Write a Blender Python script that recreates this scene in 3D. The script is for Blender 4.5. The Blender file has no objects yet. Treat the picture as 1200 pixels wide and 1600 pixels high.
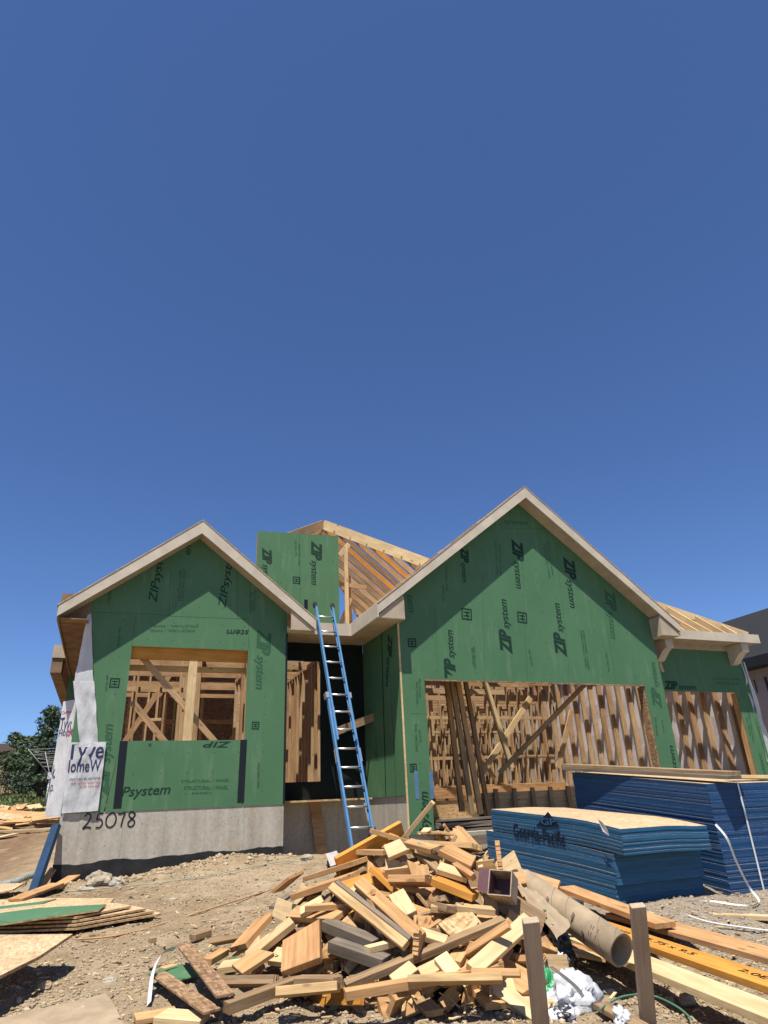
import bpy, bmesh, math, random
from mathutils import Vector, Matrix, noise
from math import sin, cos, pi, radians
random.seed(7)
sc = bpy.context.scene
COL = sc.collection
# ------------------------------------------------------------------ camera
F, PITCH, YAW, ROLL = 1019.0, .4225, .393, .047
_cy, _sy = cos(YAW), sin(YAW)
FWD = Vector((_sy*cos(PITCH), _cy*cos(PITCH), sin(PITCH)))
_r = Vector((_cy, -_sy, 0)); _u = _r.cross(FWD)
RT = _r*cos(ROLL) - _u*sin(ROLL); UP = _u*cos(ROLL) + _r*sin(ROLL)
cd = bpy.data.cameras.new('camera'); cam = bpy.data.objects.new('camera', cd); COL.objects.link(cam)
cam.matrix_world = Matrix(((RT.x, UP.x, -FWD.x, 0), (RT.y, UP.y, -FWD.y, 0), (RT.z, UP.z, -FWD.z, 0), (0, 0, 0, 1)))
cd.sensor_fit = 'VERTICAL'; cd.sensor_height = 36; cd.sensor_width = 27
cd.lens = 36*F/1600; cd.clip_start = .05; cd.clip_end = 2000
sc.camera = cam
# ------------------------------------------------------------------ light
SUN = Vector((-.23, -.335, 1)).normalized()          # towards the sun
w = bpy.data.worlds.new('World'); sc.world = w; w.use_nodes = True
nt = w.node_tree; bg = nt.nodes['Background']
sky = nt.nodes.new('ShaderNodeTexSky'); sky.sky_type = 'NISHITA'; sky.sun_disc = False
sky.sun_elevation = math.asin(SUN.z); sky.sun_rotation = math.atan2(SUN.x, SUN.y)
sky.altitude = 1500; sky.air_density = 1.0; sky.dust_density = .35; sky.ozone_density = 2.6
tint = nt.nodes.new('ShaderNodeMix'); tint.data_type = 'RGBA'; tint.blend_type = 'MULTIPLY'; tint.inputs[0].default_value = 1
tint.inputs[7].default_value = (.78, .97, 1.29, 1)      # deep clear-day blue
nt.links.new(sky.outputs[0], tint.inputs[6]); nt.links.new(tint.outputs[2], bg.inputs[0]); bg.inputs[1].default_value = .065
sl = bpy.data.lights.new('sun', 'SUN'); sl.energy = 5.0; sl.angle = radians(.53); sl.color = (1, .955, .88)
so = bpy.data.objects.new('sun', sl); COL.objects.link(so); so.rotation_euler = SUN.to_track_quat('Z', 'Y').to_euler()
sc.view_settings.view_transform = 'Standard'; sc.view_settings.look = 'None'
sc.view_settings.exposure = 0.72; sc.view_settings.gamma = 1
sc.render.resolution_x = 768; sc.render.resolution_y = 1024

# ------------------------------------------------------------------ measuring helpers (photo pixel -> place)
def ray(px, py): return FWD + RT*((px-600)/F) - UP*((py-800)/F)
def atY(px, py, Y): d = ray(px, py); return d*(Y/d.y)
def atX(px, py, X): d = ray(px, py); return d*(X/d.x)
def atZ(px, py, Z): d = ray(px, py); return d*(Z/d.z)
def atD(px, py, D): return ray(px, py)*D
HC = Vector((2.76, 5.80))        # scrap heap centre
def sstep(a, b, t):
    t = min(1, max(0, (t-a)/(b-a))); return t*t*(3-2*t)
def G0(x, y):
    z = -1.5 + .062*min(y, 13) + .022*max(-5, min(x, 3)) - .07*sstep(1.2, -.8, x)*sstep(7, 11, y) + .03*sstep(3, 9, x)
    if y > 13: z += (min(y, 46)-13)*.071
    z -= .25*sstep(-.8, -2.4, x)*sstep(8, 12, y)*(1-sstep(16, 24, y))
    z += .17*math.exp(-((x-1.9)**2/.9+(y-11.1)**2/.35)) + .07*math.exp(-((x+.1)**2/.5+(y-11.0)**2/.2))
    z -= .15*sstep(2.9, 3.6, x)*(1-sstep(4.7, 5.6, y))
    return z
def heap(x, y):
    dx, dy = x-HC.x, y-HC.y
    u = dx*cos(.39)-dy*sin(.39); v = dx*sin(.39)+dy*cos(.39)     # across / along the view
    r = math.hypot(u/(1.70 if u < 0 else 1.12), v/(1.55 if v < 0 else 1.0))
    return .90*(1-r**1.3) if r < 1 else 0
def G(x, y): return G0(x, y) + max(0, heap(x, y)-.20)
def S(x, y): return G0(x, y) + heap(x, y)
def hit(px, py, fn=S, near=3.0, far=60):
    d = ray(px, py); d = d/math.hypot(d.x, d.y); t = near
    while t < far:
        p = d*t
        if p.z < fn(p.x, p.y): break
        t += .02 if t < 15 else .1
    return d*t
def nrm(x, y, fn=S, e=.12):
    return Vector((fn(x-e, y)-fn(x+e, y), fn(x, y-e)-fn(x, y+e), 2*e)).normalized()

# ------------------------------------------------------------------ object helpers
WM = {}
def link(o, parent=None, M=None):
    COL.objects.link(o); M = M or Matrix.Identity(4)
    if parent:
        o.parent = parent; o.matrix_parent_inverse = WM[parent.name].inverted()
    o.matrix_basis = M; WM[o.name] = M
    return o
def tag(o, label=None, cat=None, group=None, kind=None):
    if label: o['label'] = label
    if cat: o['category'] = cat
    if group: o['group'] = group
    if kind: o['kind'] = kind
    return o
def thing(name, loc, label, cat, group=None):
    o = bpy.data.objects.new(name, None); o.empty_display_size = .1
    link(o, None, Matrix.Translation(Vector(loc))); return tag(o, label, cat, group)
class MB:
    def __init__(s): s.v = []; s.f = []; s.m = []; s.sm = []
    def poly(s, pts, mi=0, smooth=False):
        n = len(s.v); s.v += [tuple(p) for p in pts]; s.f.append(tuple(range(n, n+len(pts)))); s.m.append(mi); s.sm.append(smooth)
    def box(s, lo, hi, mi=0, M=None):
        x0, y0, z0 = lo; x1, y1, z1 = hi
        c = [Vector(p) for p in ((x0,y0,z0),(x1,y0,z0),(x1,y1,z0),(x0,y1,z0),(x0,y0,z1),(x1,y0,z1),(x1,y1,z1),(x0,y1,z1))]
        if M: c = [M @ p for p in c]
        n = len(s.v); s.v += [tuple(p) for p in c]
        for q in ((0,3,2,1),(4,5,6,7),(0,1,5,4),(1,2,6,5),(2,3,7,6),(3,0,4,7)):
            s.f.append(tuple(n+i for i in q)); s.m.append(mi); s.sm.append(False)
    def prism(s, pts, d, mi=0, ms=None):
        """polygon pts extruded by vector d"""
        d = Vector(d); a = [Vector(p) for p in pts]; b = [p+d for p in a]; n = len(a)
        nn = Vector((0, 0, 0))
        for i in range(n): nn += a[i].cross(a[(i+1) % n])
        if nn.dot(d) > 0: a.reverse(); b.reverse()
        s.poly(a, mi); s.poly(list(reversed(b)), mi if ms is None else ms)
        for i in range(n):
            j = (i+1) % n; s.poly([a[j], a[i], b[i], b[j]], mi if ms is None else ms)
    def tube(s, pts, r, seg=8, mi=0, cap=True):
        pts = [Vector(p) for p in pts]; n0 = len(s.v); up = Vector((0, 0, 1))
        for i, p in enumerate(pts):
            t = (pts[min(i+1, len(pts)-1)] - pts[max(i-1, 0)]).normalized()
            a = t.cross(up if abs(t.z) < .95 else Vector((1, 0, 0))).normalized(); b = t.cross(a)
            rr = r[i] if isinstance(r, (list, tuple)) else r
            for k in range(seg): s.v.append(tuple(p + a*rr*cos(2*pi*k/seg) + b*rr*sin(2*pi*k/seg)))
        for i in range(len(pts)-1):
            for k in range(seg):
                a = n0+i*seg+k; b = n0+i*seg+(k+1) % seg
                s.f.append((a, b, b+seg, a+seg)); s.m.append(mi); s.sm.append(True)
        if cap:
            s.f.append(tuple(n0+k for k in range(seg))[::-1]); s.m.append(mi); s.sm.append(False)
            e = n0+(len(pts)-1)*seg; s.f.append(tuple(e+k for k in range(seg))); s.m.append(mi); s.sm.append(False)
    def ribbon(s, pts, wv, th=.002, mi=0):
        """flat strap: half width vectors wv (one or list)"""
        for i in range(len(pts)-1):
            a, b = Vector(pts[i]), Vector(pts[i+1]); wa = wv[i] if isinstance(wv, list) else wv; wb = wv[i+1] if isinstance(wv, list) else wv
            s.poly([a-wa, b-wb, b+wb, a+wa], mi, True)
    def mesh(s, name, mats):
        me = bpy.data.meshes.new(name); me.from_pydata(s.v, [], s.f)
        for m in (mats if isinstance(mats, (list, tuple)) else [mats]): me.materials.append(m)
        me.polygons.foreach_set('material_index', s.m); me.polygons.foreach_set('use_smooth', s.sm); me.update(); return me
    def build(s, name, mats, parent=None, M=None):
        return link(bpy.data.objects.new(name, s.mesh(name, mats)), parent, M)
def frame(p0, p1, side=None, roll=0):
    p0, p1 = Vector(p0), Vector(p1); x = (p1-p0).normalized()
    h = Vector(side) if side is not None else (Vector((0, 1, 0)) if abs(x.z) > .9 else Vector((0, 0, 1)))
    z = (h - x*h.dot(x)).normalized(); y = z.cross(x)                # z = thickness direction, y = width direction
    if roll:
        y, z = y*cos(roll)+z*sin(roll), z*cos(roll)-y*sin(roll)
    M = Matrix(((x.x, y.x, z.x, p0.x), (x.y, y.y, z.y, p0.y), (x.z, y.z, z.z, p0.z), (0, 0, 0, 1)))
    return M
def board(name, p0, p1, wd, th, mat, parent=None, side=None, roll=0, bev=0, skew=0, rag=0):
    """timber from p0 to p1; its faces of width wd look along 'side'"""
    L = (Vector(p1)-Vector(p0)).length; M = frame(p0, p1, side, roll)
    me = bpy.data.meshes.new(name)
    if rag:                                     # broken end: the grain lets go at different lengths
        b = MB(); ns = max(4, int(wd/.012)); cuts = [(-.5+k/ns)*wd for k in range(ns+1)]; e = random.uniform(-1, 1)
        for k in range(ns):
            x1 = L - rag*abs(k/ns-.5+e*.5)*1.2 - rag*.6*random.random()
            b.box((0, cuts[k], -th/2+random.uniform(0, .0002)), (x1, cuts[k+1], th/2-random.uniform(0, .0002)))
        return link(bpy.data.objects.new(name, b.mesh(name, mat)), parent, M)
    if bev:
        bm = bmesh.new(); bmesh.ops.create_cube(bm, size=1)
        for v in bm.verts:
            v.co = Vector(((v.co.x+.5)*L + (skew*v.co.y*wd if v.co.x > 0 else 0), v.co.y*wd, v.co.z*th))
        bmesh.ops.bevel(bm, geom=bm.edges[:], offset=bev, segments=1, affect='EDGES')
        bm.to_mesh(me); bm.free(); me.materials.append(mat)
        o = bpy.data.objects.new(name, me)
    else:
        b = MB(); b.box((0, -wd/2, -th/2), (L, wd/2, th/2)); o = bpy.data.objects.new(name, b.mesh(name, mat))
    return link(o, parent, M)

# ------------------------------------------------------------------ materials
AF = .86
def af(c): return tuple(v*AF for v in c)
def N(nt, t, **k):
    n = nt.nodes.new(t)
    for a, b in k.items(): setattr(n, a, b)
    return n
def newmat(name, rough=.85, spec=.3):
    m = bpy.data.materials.new(name); m.use_nodes = True; b = m.node_tree.nodes['Principled BSDF']
    b.inputs['Roughness'].default_value = rough; b.inputs['Specular IOR Level'].default_value = spec
    return m, m.node_tree, b
def coord(nt, sc_=(1, 1, 1), kind='Object'):
    tc = N(nt, 'ShaderNodeTexCoord'); mp = N(nt, 'ShaderNodeMapping'); mp.inputs['Scale'].default_value = sc_
    nt.links.new(tc.outputs[kind], mp.inputs[0]); return mp.outputs[0]
def nz(nt, vec, scale, detail=4, rough=.6):
    n = N(nt, 'ShaderNodeTexNoise'); n.inputs['Scale'].default_value = scale; n.inputs['Detail'].default_value = detail; n.inputs['Roughness'].default_value = rough
    nt.links.new(vec, n.inputs['Vector']); return n.outputs['Fac']
def ramp(nt, fac, stops):
    r = N(nt, 'ShaderNodeValToRGB'); e = r.color_ramp.elements
    while len(e) < len(stops): e.new(.5)
    for i, (p, c) in enumerate(stops): e[i].position = p; e[i].color = (*c, 1) if len(c) == 3 else c
    nt.links.new(fac, r.inputs[0]); return r.outputs[0]
def mix(nt, a, b, fac, mode='MIX'):
    m = N(nt, 'ShaderNodeMix', data_type='RGBA', blend_type=mode)
    for sck, v in ((m.inputs[6], a), (m.inputs[7], b), (m.inputs[0], fac)):
        if hasattr(v, 'links') or isinstance(v, bpy.types.NodeSocket): nt.links.new(v, sck)
        else: sck.default_value = (*v, 1) if isinstance(v, tuple) else v
    return m.outputs[2]
def bump(nt, b, h, strength=.3, dist=.01):
    n = N(nt, 'ShaderNodeBump'); n.inputs['Strength'].default_value = strength; n.inputs['Distance'].default_value = dist
    nt.links.new(h, n.inputs['Height']); nt.links.new(n.outputs[0], b.inputs['Normal'])
def rnd(nt): return N(nt, 'ShaderNodeObjectInfo').outputs['Random']
def mth(nt, op, a, b=None, c=None):
    n = N(nt, 'ShaderNodeMath', operation=op)
    for i, v in enumerate((a, b, c)):
        if v is None: continue
        if isinstance(v, (int, float)): n.inputs[i].default_value = v
        else: nt.links.new(v, n.inputs[i])
    return n.outputs[0]
def shift(nt, vec, amt):
    r = rnd(nt); a = N(nt, 'ShaderNodeVectorMath', operation='ADD'); cb = N(nt, 'ShaderNodeCombineXYZ')
    for i in range(3): nt.links.new(mth(nt, 'MULTIPLY', r, amt*(1+i*.7)), cb.inputs[i])
    nt.links.new(vec, a.inputs[0]); nt.links.new(cb.outputs[0], a.inputs[1]); return a.outputs[0]
def wood(name, cols, dark=.55, rough=.75, knots=True, contrast=1.0):
    cols = [af(c) for c in cols]; m, nt, b = newmat(name, rough, .25)
    base = N(nt, 'ShaderNodeTexCoord').outputs['Object']; base = shift(nt, base, 9.0)
    def mp(s):
        n = N(nt, 'ShaderNodeMapping'); n.inputs['Scale'].default_value = s; nt.links.new(base, n.inputs[0]); return n.outputs[0]
    n = len(cols); st = [(i/(n-1), c) for i, c in enumerate(cols)]
    c0 = ramp(nt, rnd(nt), st)
    grain = nz(nt, mp((1.1, 16, 16)), 2.2, 5, .65)
    fine = nz(nt, mp((3, 110, 110)), 1.5, 3, .6)
    big = nz(nt, mp((1.3, 3, 3)), 1.6, 3)
    k = ramp(nt, grain, [(.32, (dark,)*3), (.62, (1.06,)*3)])
    c = mix(nt, c0, k, .85*contrast, 'MULTIPLY')
    c = mix(nt, c, ramp(nt, fine, [(.3, (.78,)*3), (.7, (1.1,)*3)]), .7, 'MULTIPLY')
    c = mix(nt, c, ramp(nt, big, [(.35, (.78, .72, .66)), (.65, (1.05, 1.05, 1.05))]), .8, 'MULTIPLY')
    if knots:
        v = N(nt, 'ShaderNodeTexVoronoi'); v.inputs['Scale'].default_value = 1.0; nt.links.new(mp((2.6, 7, 7)), v.inputs['Vector'])
        c = mix(nt, c, (.16, .075, .03), ramp(nt, v.outputs['Distance'], [(.07, (.8,)*3), (.13, (0,)*3)]))
    nt.links.new(c, b.inputs['Base Color']); bump(nt, b, grain, .25, .004); return m
def osb(name, A, B, C_, scale=1.0):
    A, B, C_ = af(A), af(B), af(C_); m, nt, b = newmat(name, .8, .25)
    v0 = shift(nt, N(nt, 'ShaderNodeTexCoord').outputs['Object'], 5.0)
    def vor(s, rot):
        mp = N(nt, 'ShaderNodeMapping'); mp.inputs['Scale'].default_value = s; mp.inputs['Rotation'].default_value = rot
        nt.links.new(v0, mp.inputs[0]); v = N(nt, 'ShaderNodeTexVoronoi'); v.inputs['Scale'].default_value = 1; nt.links.new(mp.outputs[0], v.inputs['Vector']); return v
    a = vor((14*scale, 55*scale, 40*scale), (0, 0, .3)); d = vor((48*scale, 15*scale, 40*scale), (0, .2, -.4))
    sp = N(nt, 'ShaderNodeSeparateColor'); nt.links.new(a.outputs['Color'], sp.inputs[0])
    sp2 = N(nt, 'ShaderNodeSeparateColor'); nt.links.new(d.outputs['Color'], sp2.inputs[0])
    c = ramp(nt, mth(nt, 'MULTIPLY', mth(nt, 'ADD', sp.outputs[0], sp2.outputs[1]), .5), [(.2, A), (.5, B), (.85, C_)])
    c = mix(nt, c, ramp(nt, nz(nt, v0, 1.7, 3), [(.3, (.8, .76, .7)), (.7, (1.08, 1.06, 1.02))]), .8, 'MULTIPLY')
    nt.links.new(c, b.inputs['Base Color']); bump(nt, b, sp.outputs[0], .2, .002); return m
def plain(name, col, rough=.6, spec=.4, metal=0, var=.15, scale=6, bmp=0):
    col = af(col) if not metal else col; m, nt, b = newmat(name, rough, spec); b.inputs['Metallic'].default_value = metal
    n = nz(nt, coord(nt), scale, 5)
    c = mix(nt, col, ramp(nt, n, [(.3, (1-var*1.6,)*3), (.7, (1+var*.6,)*3)]), 1.0, 'MULTIPLY')
    nt.links.new(c, b.inputs['Base Color'])
    if bmp: bump(nt, b, n, bmp, .02)
    return m
SPF = wood('framing_lumber', [(.62, .42, .20), (.66, .47, .24), (.54, .31, .13), (.60, .37, .16), (.64, .45, .22)])
STUD = wood('stud_lumber', [(.52, .33, .17), (.60, .42, .235), (.46, .27, .13), (.56, .37, .2)], dark=.6)
FIR = wood('fir_lumber', [(.56, .31, .135), (.62, .38, .17), (.52, .28, .12)], dark=.62)
OLD = wood('weathered_lumber', [(.38, .25, .13), (.32, .21, .115), (.43, .30, .16)], dark=.5)
GREYW = wood('grey_lumber', [(.26, .21, .155), (.2, .165, .125)], dark=.5)
LVL = wood('laminated_veneer_lumber', [(.66, .31, .055), (.62, .28, .05)], dark=.75, knots=False)
PALE = wood('pale_lumber', [(.72, .55, .30), (.68, .49, .26)], dark=.75)
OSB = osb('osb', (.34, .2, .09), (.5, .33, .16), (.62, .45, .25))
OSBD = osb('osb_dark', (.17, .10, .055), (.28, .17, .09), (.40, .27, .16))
OSBS = osb('osb_pale', (.40, .27, .15), (.52, .38, .22), (.62, .48, .31), 1.3)  # paler strand board with smaller flakes

def zip_mat(name, col):
    m, nt, b = newmat(name, .55, .25)
    tc = N(nt, 'ShaderNodeTexCoord').outputs['Object']; s = N(nt, 'ShaderNodeSeparateXYZ'); nt.links.new(tc, s.inputs[0])
    h = mth(nt, 'ADD', s.outputs[0], mth(nt, 'MULTIPLY', s.outputs[1], .7)); z = s.outputs[2]
    def near(v, per, r):
        a = mth(nt, 'PINGPONG', v, per/2); return mth(nt, 'LESS_THAN', a, r)
    dot = mth(nt, 'MULTIPLY', near(h, .4064, .010), near(z, .305, .011))
    big = nz(nt, tc, 1.1, 5); fine = nz(nt, tc, 60, 3)
    mp = N(nt, 'ShaderNodeMapping'); mp.inputs['Scale'].default_value = (3, 3, .5); nt.links.new(tc, mp.inputs[0])
    strk = nz(nt, mp.outputs[0], 2.5, 4)
    c = mix(nt, col, ramp(nt, big, [(.3, (.86, .9, .88)), (.7, (1.08, 1.04, 1.05))]), 1.0, 'MULTIPLY')
    c = mix(nt, c, ramp(nt, fine, [(.3, (.93,)*3), (.7, (1.05,)*3)]), 1.0, 'MULTIPLY')
    c = mix(nt, c, (.19, .25, .17), ramp(nt, strk, [(.55, (0,)*3), (.78, (.35,)*3)]))
    c = mix(nt, c, (.02, .05, .03), mth(nt, 'MULTIPLY', dot, .7))
    nt.links.new(c, b.inputs['Base Color']); bump(nt, b, fine, .08, .002); return m
ZIPM = zip_mat('green_sheathing', (.067, .155, .074))
PRINT = plain('print_ink', (.012, .04, .026), .7, .2, var=.1, scale=20)
PRINT2 = plain('print_ink_faint', (.038, .11, .055), .7, .2, var=.1, scale=20)
SEAM = plain('sheet_joint', (.015, .04, .022), .8)
BLACK = plain('black_tape', (.008, .009, .010), .35, .4)
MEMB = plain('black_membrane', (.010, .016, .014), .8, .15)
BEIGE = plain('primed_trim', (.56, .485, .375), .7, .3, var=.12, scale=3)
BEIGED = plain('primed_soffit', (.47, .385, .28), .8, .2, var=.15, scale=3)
ALU = plain('aluminium', (.62, .62, .60), .35, .5, .8, .08)
BLUEL = plain('blue_fibreglass', (.11, .27, .50), .4, .5, 0, .12, 8)
RUBBER = plain('black_rubber', (.015,)*3, .7)
WHITEP = plain('white_strap', (.72, .72, .70), .5, .4)
CARD = plain('cardboard', (.37, .28, .18), .85, .2, 0, .2, 5, .15)
def concrete():
    m, nt, b = newmat('concrete', .85, .25); tc = N(nt, 'ShaderNodeTexCoord').outputs['Object']
    mp = N(nt, 'ShaderNodeMapping'); mp.inputs['Scale'].default_value = (3.5, 3.5, .6); nt.links.new(tc, mp.inputs[0])
    s = nz(nt, mp.outputs[0], 1.2, 6); f = nz(nt, tc, 25, 6); g = nz(nt, tc, 2.0, 5)
    c = ramp(nt, s, [(.3, (.30, .265, .21)), (.5, (.38, .345, .28)), (.72, (.46, .42, .355))])
    c = mix(nt, c, ramp(nt, f, [(.3, (.82,)*3), (.7, (1.08,)*3)]), 1.0, 'MULTIPLY')
    c = mix(nt, c, (.34, .24, .12), ramp(nt, g, [(.56, (0,)*3), (.75, (.35,)*3)]))
    v = N(nt, 'ShaderNodeTexVoronoi'); v.inputs['Scale'].default_value = 7; nt.links.new(tc, v.inputs['Vector'])
    c = mix(nt, c, (.08, .07, .06), ramp(nt, v.outputs['Distance'], [(.05, (.7,)*3), (.09, (0,)*3)]))
    sx = N(nt, 'ShaderNodeSeparateXYZ'); nt.links.new(tc, sx.inputs[0])
    j = mth(nt, 'LESS_THAN', mth(nt, 'PINGPONG', mth(nt, 'ADD', sx.outputs[0], .3), .305), .004)
    c = mix(nt, c, (.17, .155, .13), mth(nt, 'MULTIPLY', j, .45))
    nt.links.new(c, b.inputs['Base Color']); bump(nt, b, f, .25, .004); return m
CONC = concrete()
TAR = plain('damp_proofing', (.022, .021, .021), .6, .3, var=.4, scale=5, bmp=.3)
WRAP = None
def wrap_mat():
    m, nt, b = newmat('house_wrap', .5, .3); tc = coord(nt, (1, 1, .35)); n = nz(nt, tc, 5, 6, .6)
    c = ramp(nt, n, [(.3, (.58, .58, .59)), (.7, (.70, .70, .70))]); nt.links.new(c, b.inputs['Base Color'])
    bump(nt, b, n, .7, .05)
    t = N(nt, 'ShaderNodeBsdfTranslucent'); t.inputs[0].default_value = (.8, .76, .74, 1); mx = N(nt, 'ShaderNodeMixShader'); mx.inputs[0].default_value = .3
    nt.links.new(b.outputs[0], mx.inputs[1]); nt.links.new(t.outputs[0], mx.inputs[2]); nt.links.new(mx.outputs[0], nt.nodes['Material Output'].inputs[0]); return m
WRAP = wrap_mat()
WRAPIN = plain('house_wrap_inner', (.60, .54, .52), .6, .3, var=.12, scale=2.5, bmp=.5)
NAVY = plain('navy_ink', (.02, .03, .10), .6); REDI = plain('red_ink', (.5, .05, .05), .6)
def ground_mat():
    m, nt, b = newmat('dirt_ground', .95, .1); tc = N(nt, 'ShaderNodeTexCoord').outputs['Object']
    big = nz(nt, tc, .55, 6); mid = nz(nt, tc, 4, 8, .7); fine = nz(nt, tc, 45, 6, .7)
    c = ramp(nt, big, [(.3, (.26, .19, .115)), (.5, (.34, .265, .17)), (.7, (.39, .315, .215))])
    c = mix(nt, c, ramp(nt, mid, [(.3, (.68, .64, .6)), (.7, (1.15, 1.12, 1.1))]), 1.0, 'MULTIPLY')
    c = mix(nt, c, ramp(nt, fine, [(.3, (.6,)*3), (.7, (1.2,)*3)]), .9, 'MULTIPLY')
    sx = N(nt, 'ShaderNodeSeparateXYZ'); nt.links.new(tc, sx.inputs[0])
    # gravel tone towards the right, grass strip far left
    gr = mth(nt, 'MULTIPLY', mth(nt, 'SUBTRACT', sx.outputs[0], 3.6), .6)
    c = mix(nt, c, mix(nt, (.27, .235, .19), ramp(nt, fine, [(.3, (.5,)*3), (.7, (1.3,)*3)]), 1.0, 'MULTIPLY'), ramp(nt, gr, [(.1, (0,)*3), (.9, (.7,)*3)]))
    db = mth(nt, 'MULTIPLY', mth(nt, 'SUBTRACT', sx.outputs[1], 12.5), .3); lf = mth(nt, 'MULTIPLY', mth(nt, 'ADD', mth(nt, 'MULTIPLY', sx.outputs[0], -1), -.7), 1.0)
    c = mix(nt, c, mix(nt, (.17, .105, .06), ramp(nt, mid, [(.3, (.6,)*3), (.7, (1.3,)*3)]), 1.0, 'MULTIPLY'), mth(nt, 'MULTIPLY', ramp(nt, db, [(0, (0,)*3), (1, (.9,)*3)]), ramp(nt, lf, [(0, (0,)*3), (1, (1,)*3)])))
    damp = nz(nt, tc, .9, 7, .65); c = mix(nt, c, (.15, .10, .058), ramp(nt, damp, [(.56, (0,)*3), (.68, (.45,)*3)]))
    dust = nz(nt, tc, 1.7, 8, .7); c = mix(nt, c, (.42, .34, .225), ramp(nt, dust, [(.56, (0,)*3), (.7, (.55,)*3)]))
    nt.links.new(c, b.inputs['Base Color']); bump(nt, b, fine, .8, .03); return m
DIRT = ground_mat()
STONE = plain('stone', (.42, .35, .25), .9, .2, 0, .3, 9, .4)
def stones_mat():
    m, nt, b = newmat('gravel_stones', .9, .15); g = N(nt, 'ShaderNodeNewGeometry')
    c = ramp(nt, g.outputs['Random Per Island'], [(0, (.19, .13, .075)), (.35, (.31, .225, .13)), (.6, (.26, .215, .16)), (.85, (.37, .28, .17)), (1, (.42, .34, .24))])
    nt.links.new(c, b.inputs['Base Color']); return m
STM = stones_mat()
def leaf_mat(name, a, c_):
    m, nt, b = newmat(name, .6, .2); g = N(nt, 'ShaderNodeNewGeometry')
    c = ramp(nt, g.outputs['Random Per Island'], [(0, a), (1, c_)]); nt.links.new(c, b.inputs['Base Color']); return m
GRASS = leaf_mat('grass_blades', (.06, .10, .025), (.17, .19, .07))
LEAF = leaf_mat('conifer_needles', (.03, .055, .03), (.10, .14, .075))
LEAF2 = leaf_mat('shrub_leaves', (.03, .05, .02), (.09, .12, .05))
BARK = plain('bark', (.09, .065, .045), .95)

# ------------------------------------------------------------------ ground: one sheet
def axis(segs):
    out = []
    for a, b, st in segs:
        n = max(1, round((b-a)/st)); out += [a+(b-a)*i/n for i in range(n)]
    return out + [segs[-1][1]]
xs = axis([(-400, -60, 40), (-60, -14, 3), (-14, -4, .5), (-4, -1.4, .12), (-1.4, 8, .055), (8, 12, .15), (12, 40, 1.5), (40, 400, 40)])
ys = axis([(-60, -4, 4), (-4, 2.4, .4), (2.4, 8.5, .055), (8.5, 12, .08), (12, 26, .3), (26, 60, 1.5), (60, 500, 40)])
def rough(x, y):
    n = noise.noise(Vector((x*.8, y*.8, 3)))*.05 + noise.noise(Vector((x*3.1, y*3.1, 1)))*.035 + noise.noise(Vector((x*9, y*9, 5)))*.022
    return n
b = MB(); nx = len(xs)
hx, hy = (-.5, 14), (11.75, 24)
for y in ys:
    for x in xs:
        k = sstep(60, 20, abs(x)+abs(y)) if abs(x)+abs(y) > 20 else 1
        z = G(x, y) + rough(x, y)*k
        if -.3 < x < 4.4 and y > 12 and y < 24: z = min(z, -1.0)
        if 4.4 <= x < 14 and 11.0 < y < 24: z = min(z, -.9)
        b.v.append((x, y, z))
for j in range(len(ys)-1):
    for i in range(nx-1):
        a = j*nx+i; b.f.append((a, a+1, a+nx+1, a+nx)); b.m.append(0); b.sm.append(True)
tag(b.build('ground', DIRT), kind='structure')
# loose gravel and stones, one uncountable layer
ICO = None
bm = bmesh.new(); bmesh.ops.create_icosphere(bm, subdivisions=1, radius=1); IV = [v.co.copy() for v in bm.verts]; IF = [tuple(v.index for v in f.verts) for f in bm.faces]; bm.free()
def add_stone(b, p, r, fl=.6):
    n = len(b.v); a = random.uniform(0, 6.28); ca, sa = cos(a), sin(a)
    sx, sy_, sz = r*random.uniform(.7, 1.4), r*random.uniform(.6, 1.1), r*random.uniform(.4, .9)*fl/.6
    for v in IV:
        k = random.uniform(.75, 1.15); x, y, z = v.x*sx*k, v.y*sy_*k, v.z*sz*k
        b.v.append((p[0]+x*ca-y*sa, p[1]+x*sa+y*ca, p[2]+z))
    for f in IF: b.f.append(tuple(n+i for i in f)); b.m.append(0); b.sm.append(False)
b = MB()
cnt = 0
while cnt < 20000:
    px = random.uniform(-20, 1220); py = random.uniform(1345, 1640)**1.0
    p = hit(px, py, G0, 2.6, 16)
    if heap(p.x, p.y) > .25 or p.y > 11.6: continue
    d = noise.noise(Vector((p.x*1.2, p.y*1.2, 8)))
    if d < -.15 and random.random() < .6: continue
    r = .006 + .011*random.random()**2.0 + (.018*random.random() if random.random() < .05 else 0)
    add_stone(b, (p.x, p.y, G(p.x, p.y)+rough(p.x, p.y)+r*.15), r); cnt += 1
for i in range(900):
    if i < 520: x = random.uniform(-.5, 2.9); y = 11.6-abs(random.gauss(0, .4)); r = random.uniform(.012, .045)
    else: x = random.uniform(-1.2, 5.5); y = random.uniform(4.2, 11); r = random.uniform(.014, .034)
    if heap(x, y) > .1: continue
    add_stone(b, (x, y, G(x, y)+rough(x, y)+r*.1), r)
tag(b.build('gravel', STM), kind='stuff', label='loose gravel and small stones strewn over the dirt', cat='gravel')
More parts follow.
